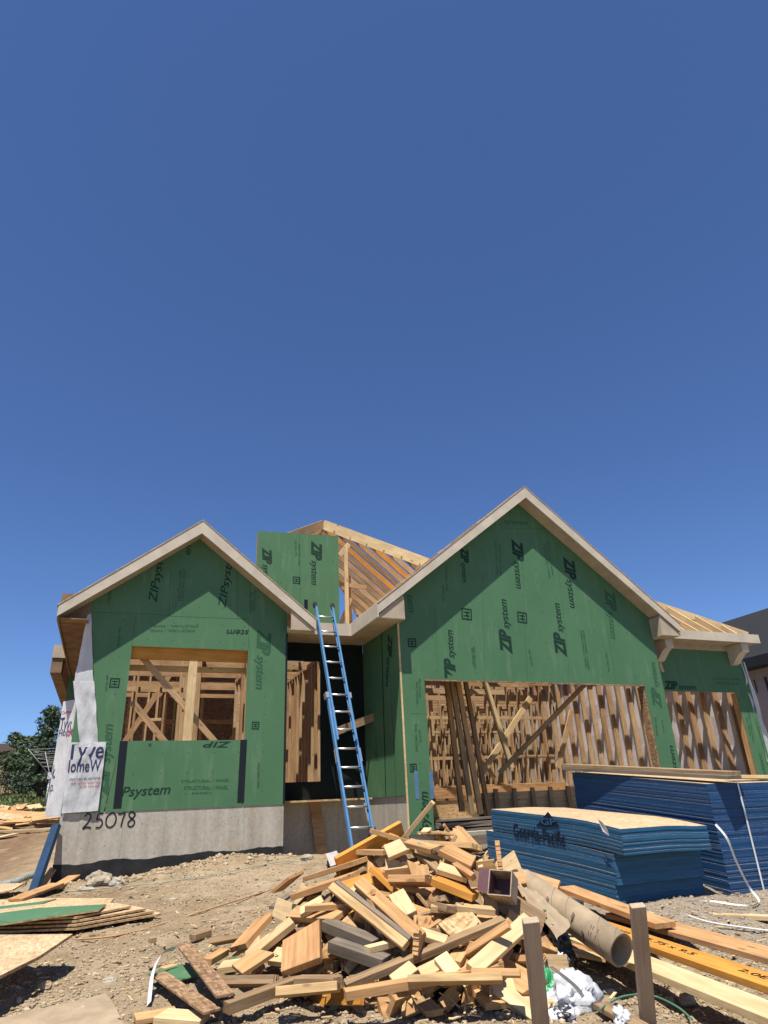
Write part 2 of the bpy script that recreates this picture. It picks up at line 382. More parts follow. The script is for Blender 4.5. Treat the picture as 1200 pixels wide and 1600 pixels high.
# ------------------------------------------------------------------ lettering
def text_mesh(body, size, bold=0, shear=0):
    cu = bpy.data.curves.new('t', 'FONT'); cu.body = body; cu.size = size; cu.offset = bold; cu.shear = shear; cu.resolution_u = 3
    ob = bpy.data.objects.new('t', cu); COL.objects.link(ob)
    me = bpy.data.meshes.new_from_object(ob); bpy.data.objects.remove(ob); bpy.data.curves.remove(cu)
    vs = [v.co.copy() for v in me.vertices]; fs = [tuple(p.vertices) for p in me.polygons]; bpy.data.meshes.remove(me)
    return vs, fs
def put_text(b, body, p0, p1, up, mi, bold=0., shear=0., size=None, nout=None, clip=None):
    """write body from p0 to p1 (3D); 'up' = +1 keeps letter tops left of the direction; size fits the length"""
    vs, fs = text_mesh(body, 1.0, bold, shear)
    if not vs: return
    x0 = min(v.x for v in vs); x1 = max(v.x for v in vs)
    p0, p1 = Vector(p0), Vector(p1); L = (p1-p0).length; k = size if size else L/(x1-x0)
    ex = (p1-p0).normalized(); n = Vector(nout).normalized(); ey = n.cross(ex).normalized()
    n0 = len(b.v); pts = []
    for v in vs:
        q = p0 + ex*((v.x-x0)*(L/(x1-x0))) + ey*(v.y*k) + n*.003; pts.append(q)
    keep = lambda f: clip is None or all(clip(pts[i]) for i in f)
    b.v += [tuple(q) for q in pts]
    for f in fs:
        if keep(f): b.f.append(tuple(n0+i for i in f)); b.m.append(mi); b.sm.append(False)
def zip_logo(b, pa, pb, mi, nout, h=None, clip=None, what='ZIPsystem'):
    """pa -> pb: reading direction"""
    pa, pb = Vector(pa), Vector(pb); L = (pb-pa).length
    if what == 'ZIPsystem':
        k = .44; m = pa+(pb-pa)*k; m2 = pa+(pb-pa)*(k+.01)
        put_text(b, 'ZIP', pa, m, 1, mi, .05, .25, h*1.4 if h else L*.31, nout, clip); put_text(b, 'system', m2, pb, 1, mi, .012, .25, h if h else L*.21, nout, clip)
    else:
        put_text(b, what, pa, pb, 1, mi, .01, .25, h, nout, clip)

# ------------------------------------------------------------------ the house
Y1, Y2, YR, Y3 = 11.67, 10.57, 12.4, 11.1
OV = .35
LX0, LX1, LXM = -.573, 2.786, 1.107
MX0, MX1, MXM = 4.54, 10.36, 7.44
SL = .806
house = thing('unfinished_house', (5, 13, -.8), 'unfinished timber framed house with green sheathing and two front gables', 'house')
FN = Vector((0, -1, 0))
# foundation
b = MB()
b.box((LX0, Y1-.01, -1.6), (LX1, 24, .10), 0)
b.box((LX1, YR-.01, -1.6), (MX0, 24, .12), 0)
b.box((MX0+.01, Y2+.02, -1.6), (5.0, 13, -.45), 0)
b.box((9.87, Y2+.02, -1.6), (11.3, 11.5, -.45), 0); b.box((13.0, Y3+.02, -1.6), (13.45, 24, -.45), 0)
b.box((MX0+.012, Y2+.05, -.455), (MX0+.19, YR, .125), 0)
b.box((5.0, Y2+.4, -1.5), (13.2, 19, -.47), 0)
fo = b.build('foundation', [CONC], house)
# tar coat on the lower part of the left stem wall
b = MB(); pts = []
n = 60
for i in range(n+1):
    x = LX0-.006+(LX1-LX0+.006)*i/n; zt = -.58 + .05*i/n + noise.noise(Vector((x*2.2, 0, 0)))*.035 + noise.noise(Vector((x*9, 0, 0)))*.015 - (.13*sstep(.62, .72, i/n))*0
    pts.append((x, zt))
for (xa, za), (xb, zb) in zip(pts, pts[1:]):
    b.poly([(xa, Y1-.014, -1.5), (xb, Y1-.014, -1.5), (xb, Y1-.014, zb), (xa, Y1-.014, za)])
b.build('damp_proofing', TAR, fo)
# spray painted number 25078
b = MB()
strokes = {'2': [(.05,.8),(.3,1),(.6,.85),(.55,.6),(.3,.3),(0,.02),(.35,.1),(.75,.05)],
 '5': [(.7,.95),(.25,.95),(.15,.55),(.5,.6),(.75,.35),(.55,.05),(.1,.05)],
 '0': [(.45,.95),(.1,.75),(.05,.3),(.35,.02),(.8,.15),(.95,.6),(.7,.95),(.4,.95)],
 '7': [(.0,.9),(.4,.88),(.8,.95),(.6,.5),(.5,0)],
 '8': [(.7,.85),(.4,1),(.15,.8),(.4,.55),(.75,.35),(.65,.05),(.3,.0),(.15,.25),(.45,.5),(.75,.75),(.7,.88)]}
def smooth(pts, n=5):
    o = []
    for i in range(len(pts)-1):
        p0 = pts[max(i-1, 0)]; p1 = pts[i]; p2 = pts[i+1]; p3 = pts[min(i+2, len(pts)-1)]
        for k in range(n):
            t = k/n
            o.append(tuple(.5*((2*p1[c])+(-p0[c]+p2[c])*t+(2*p0[c]-5*p1[c]+4*p2[c]-p3[c])*t*t+(-p0[c]+3*p1[c]-3*p2[c]+p3[c])*t**3) for c in range(len(p1))))
    return o+[pts[-1]]
xx = atY(131, 1280, Y1).x
for ch, wch in zip('25078', (17, 15, 17, 14, 17)):
    b = MB()
    ww = wch/1200*11.6*.0095*100/1.0; ww = wch*.0094
    P = [Vector((xx+p[0]*ww*.95, Y1-.016, -.125+p[1]*.205)) for p in smooth(strokes[ch])]
    for a, c in zip(P, P[1:]):
        d = (c-a).normalized(); nn = Vector((d.z, 0, -d.x))*.010; b.poly([a-nn, c-nn, c+nn, a+nn])
    xx += ww*1.02
    b.build('painted_digit', BLACK, fo)
# ---- left gable wall
def ztop(x, xm, za): return za - SL*abs(x-xm)
LZA, MZA = 4.89, 5.955
wl, wr, wt, ws = .146, 2.087, 2.62, 1.109
b = MB(); T = Vector((0, .011, 0)); yf = Y1-.02
def pane(poly, mi=0, y=yf): b.prism([(x, y, z) for x, z in poly], (0, .014, 0), mi, 1)
dz = .10
def gz(x): return ztop(x, LXM, LZA)-dz
pane([(LX0, .09), (wl-.13, .09), (wl, ws), (wl, wt), (wl, gz(wl)), (LX0, gz(LX0))])
pane([(wl-.115, .09), (wr+.01, .09), (wr+.0, ws), (wl+.0, ws)])
pane([(wr+.02, .09), (LX1, .09), (LX1, gz(LX1)), (wr, gz(wr)), (wr, ws)])
pane([(wl, wt), (wr, wt), (wr, gz(wr)), (LXM, gz(LXM)), (wl, gz(wl))])
def seam(x0, z0, x1, z1, y=yf, w=.004, mi=3):
    d = Vector((x1-x0, 0, z1-z0)).normalized(); nn = Vector((d.z, 0, -d.x))*w; a = Vector((x0, y-.001, z0)); c = Vector((x1, y-.001, z1)); b.poly([a-nn, c-nn, c+nn, a+nn][::-1], mi)
P = lambda px, py, Y=Y1: atY(px, py, Y)
def sp(a, c, Y, **k):
    A, C_ = P(*a, Y), P(*c, Y); seam(A.x, A.z, C_.x, C_.z, Y-.02, **k)
sp((143, 957), (210, 959), Y1); sp((213, 960), (205, 1012), Y1); sp((213, 959), (265, 962), Y1); sp((266, 895), (264, 962), Y1); sp((264, 963), (390, 968), Y1); sp((371, 890), (371, 968), Y1); sp((391, 905), (388, 1014), Y1)
def zl(a, c, Y, mi=2, clip=None, what='ZIPsystem', h=None, nout=FN):
    A, C_ = P(*a, Y), P(*c, Y); A.y = C_.y = Y-.02; zip_logo(b, A, C_, mi, nout, h, clip, what)
zl((244, 943), (256, 868), Y1, 2, None, 'ZIPsyste', .2)
zl((352, 951), (363, 875), Y1, 2, None, 'ZIPsyste', .2)
zl((297, 868), (299, 848), Y1, 2, None, 'em', .17)
zl((403, 983), (399, 1077), Y1, 3)
zl((389, 985), (354, 984), Y1, 2, None, 'stem', .16)
zl((167, 1243), (177, 1131), Y1, 3)
zl((189, 1245), (266, 1240), Y1, 2, None, 'Psystem', .2)
zl((361, 1159), (317, 1159), Y1, 2, None, 'ZIP', .13)
def stamp(A, C_, n):
    A, C_ = Vector(A), Vector(C_); e = C_-A; u = Vector(n).cross(e); o_ = Vector(n)*.003; t = .13
    for x0, x1, y0, y1 in ((0, 1, 0, t), (0, 1, 1-t, 1), (0, t, t, 1-t), (1-t, 1, t, 1-t), (.3, .7, .45, .55), (.3, .4, .2, .8), (.6, .7, .2, .8)):
        b.poly([A+o_+e*p+u*q_ for p, q_ in ((x0, y0), (x1, y0), (x1, y1), (x0, y1))], 2)
def small(a, c, Y, body='STRUCTURAL 1 PANEL', h=.055, mi=3):
    A, C_ = P(*a, Y), P(*c, Y); A.y = C_.y = Y-.02
    if body == 'EJ': return stamp(A, C_, FN)
    put_text(b, body, A, C_, 1, mi, .012, 0, h, FN)
small((287, 1234), (356, 1233), Y1, h=.075); small((283, 1223), (358, 1221), Y1); small((300, 1241), (330, 1240), Y1, 'PANEL', .04)
small((304, 984), (233, 984), Y1, h=.06); small((309, 977), (237, 977), Y1)
small((286, 940), (290, 890), Y1); small((281, 940), (284, 890), Y1); small((172, 943), (175, 922), Y1, 'PANEL', .07); small((187, 1012), (189, 980), Y1)
small((393, 958), (394, 925), Y1); small((398, 955), (399, 922), Y1); small((402, 1192), (401, 1232), Y1); small((186, 1075), (188, 1060), Y1, 'EJ', .1); small((404, 1140), (405, 1128), Y1, 'EJ', .1); small((168, 1080), (170, 1055), Y1)
small((232, 1166), (236, 1166), Y1, 'EJ', .08)
gw = b.build('gable_wall', [ZIPM, OSBD, PRINT, PRINT2], house)
b = MB()
for (a, c, ww) in (((193.5, 1158), (183, 1263), .058), ((380.5, 1156), (375.5, 1254), .055)):
    A, C_ = P(*a, Y1), P(*c, Y1)
    b = MB(); b.prism([(A.x-ww, Y1-.024, A.z), (A.x+ww, Y1-.024, A.z), (C_.x+ww, Y1-.024, C_.z), (C_.x-ww, Y1-.024, C_.z)], (0, .002, 0)); b.build('seam_tape', BLACK, gw)
b = MB(); b.box((LX1-.02, Y1-.026, .1), (LX1+.006, Y1-.022, 2.95)); b.box((LX1, Y1-.024, .1), (LX1+.014, YR, 3.0))
b.build('seam_tape', BLACK, gw)
# ---- main gable wall
ol, orr, ot, zb = 4.99, 9.87, 1.975, -.446
b = MB()
def gz2(x): return ztop(x, MXM, MZA)-dz
pane2 = lambda poly: b.prism([(x, Y2-.02, z) for x, z in poly], (0, .014, 0), 0, 1)
pane2([(MX0, zb), (ol, zb), (ol, ot), (ol, gz2(ol)), (MX0, gz2(MX0))])
pane2([(orr, zb), (MX1, zb), (MX1, gz2(MX1)), (orr, gz2(orr)), (orr, ot)])
pane2([(ol, ot), (orr, ot), (orr, gz2(orr)), (MXM, gz2(MXM)), (ol, gz2(ol))])
for a, c in (((677, 940), (684, 1062)), ((752, 855), (757, 1064)), ((812, 800), (823, 1066)), ((868, 850), (890, 1067)), ((935, 900), (962, 1069)), ((641, 1115), (668, 1116)), ((780, 826), (852, 826))):
    sp(a, c, Y2, w=.003)
zl((799, 842), (806, 920), Y2); zl((880, 870), (890, 950), Y2)
zl((799, 1023), (790, 937), Y2); zl((884, 1027), (873, 943), Y2)
zl((711, 1066), (706, 985), Y2, 2, lambda q: q.z > ot+.005)
zl((719, 855), (722, 910), Y2, 2); zl((944, 920), (954, 998), Y2, 3); zl((635, 930), (638, 958), Y2, 3, None, 'tem', .2)
zl((1033, 1108), (1022, 1035), Y2, 3); zl((788, 818), (824, 821), Y2, 3, None, 'system', .14)
zl((1057, 1204), (1050, 1165), Y2, 2, None, 'stem', .17); zl((669, 1306), (668, 1237), Y2, 2, lambda q: q.z > zb, 'Psystem', .24)
for a, c in (((772, 845), (775, 900)), ((778, 850), (781, 900)), ((848, 850), (857, 905)), ((853, 848), (862, 900)), ((690, 915), (691, 940)), ((695, 885), (696, 925)), ((905, 985), (914, 1045)), ((909, 985), (918, 1048)),
             ((832, 1040), (827, 1015)), ((740, 1040), (738, 1012)), ((743, 1045), (741, 1010)), ((653, 1100), (652, 1065)), ((657, 1090), (656, 1060)), ((652, 1175), (650, 1130)), ((658, 1160), (656, 1140)), ((1037, 1145), (1034, 1125)), ((1027, 1150), (1024, 1120)), ((952, 1050), (947, 1020))): small(a, c, Y2)
for a, c in (((737, 970), (736, 952)), ((823, 975), (822, 958)), ((651, 1206), (650, 1193)), ((650, 1012), (649, 998))): small(a, c, Y2, 'EJ', .15, 2); small((a[0]-5, a[1]), (c[0]-5, c[1]), Y2, 'PANEL', .05)
gw2 = b.build('gable_wall', [ZIPM, OSBD, PRINT, PRINT2], house)
b = MB()
b.box((MX0-.014, Y2-.03, zb), (MX0+.018, Y2-.021, 3.25)); b.build('corner_strip', PALE, gw2)
b = MB()
b.box((ol-.0, Y2-.028, ot-.012), (orr, Y2-.0, ot+.012)); b.box((orr-.03, Y2-.005, zb), (orr-.001, Y2+.16, ot-.013)); b.build('opening_trim', OSBD, gw2)
b = MB()
for px in (651, 674): A = P(px-5, 1205, Y2); b.box((A.x, Y2-.0235, A.z-.42), (A.x+.07, Y2-.0215, A.z))
b.build('blue_tape', plain('blue_tape_film', (.10, .19, .30), .5), gw2)
# ---- side wall in the recess, faces left
b = MB(); X = MX0
b.box((X-.014, Y2-.018, .13), (X, YR-.02, 3.2), 0)
def sx(a, c, w=.004):
    A, C_ = atX(*a, X-.015), atX(*c, X-.015); A.x = C_.x = X-.016
    d = (C_-A).normalized(); nn = Vector((0, d.z, -d.y))*w; b.poly([A-nn, C_-nn, C_+nn, A+nn], 3); b.poly([A+nn, C_+nn, C_-nn, A-nn], 3)
sx((596, 985), (603, 1245), .014); sx((612, 1100), (619, 1244), .004)
A, C_ = atX(607, 990, X-.014), atX(603, 1072, X-.014); zip_logo(b, A, C_, 2, (-1, 0, 0))
A, C_ = atX(590, 1190, X-.014), atX(588, 1150, X-.014); zip_logo(b, A, C_, 3, (-1, 0, 0))
sw = b.build('side_wall', [ZIPM, OSBD, PRINT, PRINT2], house)
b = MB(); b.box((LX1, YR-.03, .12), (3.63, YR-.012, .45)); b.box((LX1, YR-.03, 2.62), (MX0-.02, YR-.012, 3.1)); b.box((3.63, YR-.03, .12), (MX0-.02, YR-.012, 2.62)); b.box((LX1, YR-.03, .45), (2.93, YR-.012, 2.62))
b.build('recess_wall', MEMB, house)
board('brace', atY(520, 1145, 12.2), atY(590, 1118, 11.9), .14, .038, OLD, house, side=(0, -1, 0))
b = MB(); b.prism([(3.42, YR-.03, .11), (3.62, YR-.03, .11), (3.72, YR-.2, -.85), (3.52, YR-.2, -.85)], (0, .03, 0)); tag(b.build('plank', STUD), 'pale plank leaning on the concrete left of the ladder', 'plank')
# ---- small gable side (third bay)
SX1 = 13.43
b = MB(); zt3, ot3, or3 = 3.25, 1.975, 12.95
q = lambda poly: b.prism([(x, Y3-.02, z) for x, z in poly], (0, .014, 0), 0, 1)
q([(MX1-.02, ot3), (or3, ot3), (or3, zt3-.3), (or3, zt3), (MX1-.02, zt3)]); q([(or3, zb), (SX1, zb), (SX1, zt3-.45), (SX1-.12, zt3), (or3, zt3)])
zl((1037, 1076), (1087, 1078), Y3, 2, None, 'ZIPsystem', .16)
small((1112, 1062), (1155, 1063), Y3); small((1118, 1069), (1153, 1070), Y3)
zl((1196, 1211), (1188, 1178), Y3, 3, None, 'stem', .16); small((1177, 1160), (1169, 1110), Y3); small((1172, 1150), (1166, 1120), Y3)
w3 = b.build('front_wall', [ZIPM, OSBD, PRINT, PRINT2], house)
# ---- house wrap sheets
def sheet(name, corners, nu, nv, amp, mats, parent, seed=0, fold=3.0, lines=None, dirn=Vector((0, -1, 0)), thick=.002):
    """bilinear sheet tl,tr,br,bl with wrinkles"""
    tl, tr, br, bl = [Vector(c) for c in corners]; b = MB()
    g = lambda u, v: (tl*(1-u)+tr*u)*(1-v)+(bl*(1-u)+br*u)*v + dirn*(amp*(noise.noise(Vector((u*fold, v*1.6*fold, seed)))+.5*noise.noise(Vector((u*fold*2.7, v*fold*1.3, seed+4))))) + Vector((noise.noise(Vector((0, v*4, seed)))*amp*.7, 0, 0))*(1 if 0 < u < 1 or True else 0)
    for j in range(nv+1):
        for i in range(nu+1): b.v.append(tuple(g(i/nu, j/nv)))
    for j in range(nv):
        for i in range(nu):
            a = j*(nu+1)+i; b.f.append((a, a+nu+1, a+nu+2, a+1)); b.m.append(0); b.sm.append(True)
    for (body, u0, u1, v, hgt, mi, bold, cl) in (lines or []):
        vs, fs = text_mesh(body, 1.0, bold, 0); x0 = min(q.x for q in vs); x1 = max(q.x for q in vs); n0 = len(b.v); uv = []
        for q_ in vs:
            u = u0+(u1-u0)*(q_.x-x0)/(x1-x0); vv = v-q_.y*hgt; uv.append(u); b.v.append(tuple(g(u, vv)+dirn*.006))
        for f in fs:
            if all(cl[0] <= uv[i] <= cl[1] for i in f): b.f.append(tuple(n0+i for i in f)); b.m.append(mi); b.sm.append(False)
    return b.build(name, mats, parent)
D0 = Vector((0, -1, 0))
WR = [WRAP, NAVY, REDI]
sheet('house_wrap', (P(136, 962, Y1-.045), P(142, 958, Y1-.045), P(146, 1066, Y1-.05), P(116, 1066, Y1-.03)), 8, 24, .02, WR, house, 3)
sheet('house_wrap', (P(114, 1064, Y1-.04), P(147, 1064, Y1-.06), P(154, 1166, Y1-.055), P(128, 1190, Y1-.045)), 8, 24, .025, WR, house, 9)
sheet('house_wrap', (P(109, 1160, Y1-.06), P(166, 1159, Y1-.06), P(153, 1267, Y1-.06), P(96, 1271, Y1-.05)), 30, 40, .014, WR, house, 5, 3,
      [('Tyve', -.06, .97, .24, .36, 1, .014, (.02, 1)), ('HomeW', -.1, .93, .43, .25, 1, .01, (.0, 1)), ('STRUCTURAL AIR AND WATER', .1, .96, .55, .045, 1, 0, (0, 1)), ('AIR AND WATER', .15, .97, .61, .045, 2, 0, (0, 1)), ('AND WATER', .4, .97, .66, .045, 2, 0, (0, 1))])
sheet('house_wrap', (P(99, 1096, Y1+.35), P(124, 1092, Y1+.02), P(100, 1276, Y1-.03), P(70, 1277, Y1+.25)), 20, 40, .018, WR, house, 12, 3,
      [('DuPont', .05, .6, .12, .04, 2, .01, (0, 1)), ('Tyvek', .02, 1.05, .27, .17, 1, .006, (0, .75)), ('Home', .05, .9, .32, .09, 1, 0, (0, .95)), ('DUPONT', .5, 1.1, .33, .1, 2, .01, (.5, .99)), ('ek.', -.1, .2, .68, .16, 1, .02, (0, 1)), ('ap.', -.05, .24, .79, .12, 1, 0, (0, 1))])
sheet('house_wrap', (P(1156, 1030, Y3-.03), P(1164, 1036, Y3+.1), P(1222, 1215, Y3+.35), P(1199, 1190, Y3-.05)), 10, 40, .05, WR, house, 17)
# right hand wall of the garages: wrap seen from inside behind studs
b = MB(); n = 40
for i in range(n):
    for j in range(10):
        g = lambda a, c: (SX1+.03+.05*noise.noise(Vector((a*.35, c*.6, 2))), Y3+.1+12*a/n, zb+((3.0 if a < 8.5 else 3.75)-zb)*c/10)
        b.poly([g(i, j), g(i+1, j), g(i+1, j+1), g(i, j+1)], 0, True)
b.build('house_wrap', WRAPIN, house)

# ---- trim: rakes, soffits, eaves
def rake(xm, za, half, yfr, yb, name='rake_board', hgt=.21):
    for s in (-1, 1):
        b = MB(); xe = xm+s*half; ze = za-SL*half
        b.prism([(xm, yfr, za), (xe, yfr, ze), (xe-s*.0, yfr, ze-hgt*.9), (xm, yfr, za-hgt*1.18)], (0, .03, 0)); b.build(name, BEIGE, house)
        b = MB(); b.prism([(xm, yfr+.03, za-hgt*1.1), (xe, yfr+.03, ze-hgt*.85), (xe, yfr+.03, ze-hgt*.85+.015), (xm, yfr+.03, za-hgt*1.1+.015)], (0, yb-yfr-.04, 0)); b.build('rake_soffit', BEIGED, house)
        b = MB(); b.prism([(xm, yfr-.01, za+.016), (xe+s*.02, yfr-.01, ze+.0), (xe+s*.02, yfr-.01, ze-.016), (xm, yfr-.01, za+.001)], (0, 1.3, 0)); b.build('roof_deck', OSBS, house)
rake(LXM, LZA, 2.14, Y1-OV, Y1); rake(MXM, MZA, 3.39, Y2-OV, Y2)
EZ = MZA-SL*3.39              # eave top height of main wing
EX = MXM-3.39
YP = 11.64                    # porch fascia
b = MB(); b.box((EX-.03, Y2-OV+.03, 2.965), (EX-.001, YP, EZ-.005)); b.box((EX-.03, Y2-OV, 2.965), (EX, Y2-OV+.03, EZ-.03)); b.build('eave_fascia', BEIGE, house)
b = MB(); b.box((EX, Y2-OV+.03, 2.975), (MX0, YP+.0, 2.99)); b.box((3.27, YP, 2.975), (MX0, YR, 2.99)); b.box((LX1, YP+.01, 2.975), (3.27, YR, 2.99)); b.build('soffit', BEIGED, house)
def ret(x0, x1, xm, za, yf_, mat_, z0=2.962):
    zt_ = lambda x: za-SL*abs(x-xm)-.215
    b = MB(); b.prism([(x0, yf_, z0), (x1, yf_, z0), (x1, yf_, max(z0+.01, zt_(x1))), (x0, yf_, max(z0+.01, zt_(x0)))], (0, .015, 0)); b.build('gable_return', mat_, house)
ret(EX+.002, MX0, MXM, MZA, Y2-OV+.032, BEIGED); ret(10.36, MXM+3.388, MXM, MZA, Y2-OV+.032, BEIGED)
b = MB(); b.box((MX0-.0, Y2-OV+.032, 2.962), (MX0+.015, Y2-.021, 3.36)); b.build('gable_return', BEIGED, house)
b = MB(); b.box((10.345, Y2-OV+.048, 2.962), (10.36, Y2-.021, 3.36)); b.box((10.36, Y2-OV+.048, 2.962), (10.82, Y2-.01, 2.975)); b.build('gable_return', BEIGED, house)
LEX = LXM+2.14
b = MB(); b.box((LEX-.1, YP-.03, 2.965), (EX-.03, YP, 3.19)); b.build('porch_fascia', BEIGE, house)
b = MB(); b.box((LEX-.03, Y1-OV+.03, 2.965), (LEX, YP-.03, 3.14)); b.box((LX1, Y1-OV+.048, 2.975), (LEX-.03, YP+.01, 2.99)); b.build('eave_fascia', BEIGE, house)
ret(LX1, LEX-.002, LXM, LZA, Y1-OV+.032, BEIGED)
RAWB = plain('raw_eave_board', (.25, .165, .10), .85, .2, var=.25, scale=4)
# left side eave of left wing: raw sub fascia and open soffit
b = MB(); x0 = LXM-2.14; b.box((x0+.002, Y1-OV+.03, 2.93), (x0+.03, 16.4, 3.12)); b.build('eave_fascia', RAWB, house)
b = MB(); b.box((x0+.03, Y1-OV+.05, 2.955), (LX0, 16.4, 2.97)); b.box((x0+.002, Y1-.03, 2.93), (LX0+.0, Y1-.012, 3.45)); b.box((LX0-.014, Y1-.012, 2.2), (LX0-.002, 16.3, 2.955)); b.build('soffit', RAWB, house)
# rear wing at far left
A = atY(86, 1012, 16.2)
b = MB(); b.box((A.x, 15.9, A.z-.28), (x0+.3, 15.93, A.z), 0); b.build('eave_fascia', BEIGED, house)
b = MB(); b.box((A.x+.02, 15.93, A.z-.29), (x0+.3, 16.5, A.z-.27), 0); b.box((A.x-.0, 15.93, A.z-.6), (A.x+.22, 22, A.z-.02), 0); b.build('soffit', RAWB, house)
b = MB(); b.box((A.x+.36, 16.42, 1.3), (LX0-.1, 16.45, A.z-.26), 0); b.build('side_wall', ZIPM, house)
board('rafter', (A.x+.2, 15.9, A.z-.02), (LX0, 16.5, A.z+.5), .18, .04, RAWB, house)
# third bay eave
b = MB(); EY = 10.62; b.box((MXM+3.39-.75, EY-.03, 3.005), (SX1+.1, EY, 3.20)); b.build('eave_fascia', BEIGE, house)
b = MB(); b.box((MX1, EY, 3.01), (SX1+.08, Y3-.02, 3.025)); b.box((10.9, Y3-.035, 2.9), (13.25, Y3-.021, 3.01)); b.build('soffit', BEIGED, house)
for xa in (10.78, 12.98):
    b = MB(); b.prism([(xa, EY+.03, 3.0), (xa, Y3-.03, 3.0), (xa, Y3-.03, 2.58), (xa, Y3-.12, 2.6), (xa, EY+.15, 2.78), (xa, EY+.03, 2.82)], (.2, 0, 0)); b.build('eave_bracket', BEIGE, house)
board('brace', (10.82, Y3-.07, 2.68), (10.88, Y3-.07, 2.36), .07, .07, PALE, house)
# ---- rafters
raf = lambda p0, p1, w_=.19, m=STUD, name='rafter': board(name, p0, p1, w_, .04, m, house, side=Vector((p1[0]-p0[0], p1[1]-p0[1], 0)).cross(Vector((0, 0, 1))))
# third bay hip roof, front slope and hip
HX, HY, HZ = 13.25, EY+.02, 3.22
for i, x in enumerate((10.95, 11.35, 11.75, 12.15, 12.55, 12.9)):
    L = min(2.6, HX-x+.02); raf((x, EY+.02, 3.14), (x, EY+L, 3.14+L*SL), .14, PALE)
raf((HX, HY, HZ-.03), (HX-2.9, HY+2.9, HZ-.03+2.9*SL), .14, PALE, 'hip_rafter')
for i in range(6):
    y = EY+.4+.42*i; raf((HX-(y-EY)+.1, y, 3.14+SL*(y-EY)), (SX1+.1, y, 3.1), .14, STUD)
b = MB(); b.prism([(11.0, EY+.05, 3.05), (13.1, EY+.05, 3.05), (11.0, EY+2.2, 3.05+2.15*SL)], (0, 0, .012)); b.build('roof_deck', OSBD, house)
# garage rafters
YB = 18.5
ys_ = [Y2+.1+.61*i for i in range(14)]
for y in ys_[1:]:
    for s in (-1, 1):
        if s < 0 and y < 13: continue
        raf((MXM+s*3.3, y, MZA-.12-SL*3.3), (MXM, y, MZA-.12), .14, STUD)
for i in range(19):
    y = 11.5+.61*i; z = 3.0 if y < 13.7 else 3.62; board('ceiling_joist', (10.5, y, z), (SX1-.05, y, z), .24, .05, STUD, house, side=(0, 1, 0))  # deep joists added over the third bay to cast shadow bands on the wall
board('ridge_board', (MXM, Y2, MZA-.14), (MXM, YB, MZA-.14), .2, .04, STUD, house, side=(1, 0, 0))
for y in ys_[2::2]: board('ceiling_joist', (MX0, y, 2.85), (MX1+.1, y, 2.85), .14, .04, STUD, house, side=(0, 1, 0))
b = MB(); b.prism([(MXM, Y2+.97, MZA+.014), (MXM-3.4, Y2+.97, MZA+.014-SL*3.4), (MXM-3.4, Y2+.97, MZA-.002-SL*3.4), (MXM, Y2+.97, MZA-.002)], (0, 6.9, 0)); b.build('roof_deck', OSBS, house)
for k in range(3):           # loose sheets of decking lapped on the left slope
    t0, t1 = (.2+.9*k, 1.2+.9*k); zz = .03+.012*k
    b = MB(); b.prism([(MXM-t0, Y2-OV+.02+.05*k, MZA+zz-SL*t0), (MXM-t1, Y2-OV+.02+.05*k, MZA+zz-SL*t1), (MXM-t1, Y2-OV+.02+.05*k, MZA+zz-.012-SL*t1), (MXM-t0, Y2-OV+.02+.05*k, MZA+zz-.012-SL*t0)], (0, 1.2, 0)); b.build('roof_deck', OSBS, house)
# central hip roof skeleton
AX, AY, AZ = 4.64, 15.5, 6.95
RL = 0.9
raf((AX, AY, AZ), (AX+2.15, AY-2.15, AZ-2.15*SL), .26, PALE, 'hip_rafter'); raf((AX, AY, AZ), (AX-1.85, AY-1.85, AZ-1.85*SL), .24, STUD, 'hip_rafter')
raf((AX, AY+RL, AZ), (AX+2.1, AY+RL+2.1, AZ-2.1*SL), .2, STUD, 'hip_rafter')
board('ridge_board', (AX, AY, AZ-.03), (AX, AY+RL, AZ-.03), .26, .04, STUD, house, side=(1, 0, 0))
k = 0; y = AY-1.9
while y < AY+RL+2.4:
    xs_ = AX + max(0, AY-y) + max(0, y-AY-RL); zs_ = AZ-SL*(xs_-AX)-.03
    L = 2.25+AX-xs_
    if L > .15: raf((xs_, y, zs_), (xs_+L, y, zs_-SL*L), .14, (LVL if k in (3, 6) else (OLD if k % 2 else STUD)))  # alternate rafters in darker lumber, shade put into their colour
    xe_ = min(2.4, 9)
    if k % 2 == 0 and L > .15 and y > AY: raf((2*AX-xs_, y, zs_), (2*AX-xs_-min(L, 1.9), y, zs_-SL*min(L, 1.9)), .2, STUD)
    y += .33; k += 1
A = P(540, 852, 13.9); board('post', (A.x, 13.9, 3.2), A, .09, .04, PALE, house, side=(0, 1, 0))
A = P(546, 900, 14.1); board('post', (A.x, 14.1, 3.2), A, .09, .04, STUD, house, side=(0, 1, 0))
board('brace', P(529, 912, 13.95), P(572, 918, 13.95), .09, .04, STUD, house, side=(0, 1, 0))
board('brace', P(529, 985, 13.95), P(548, 935, 13.95), .09, .04, STUD, house, side=(0, 1, 0))
board('brace', P(530, 868, 14.2), P(545, 850, 14.2), .12, .04, PALE, house, side=(0, 1, 0))
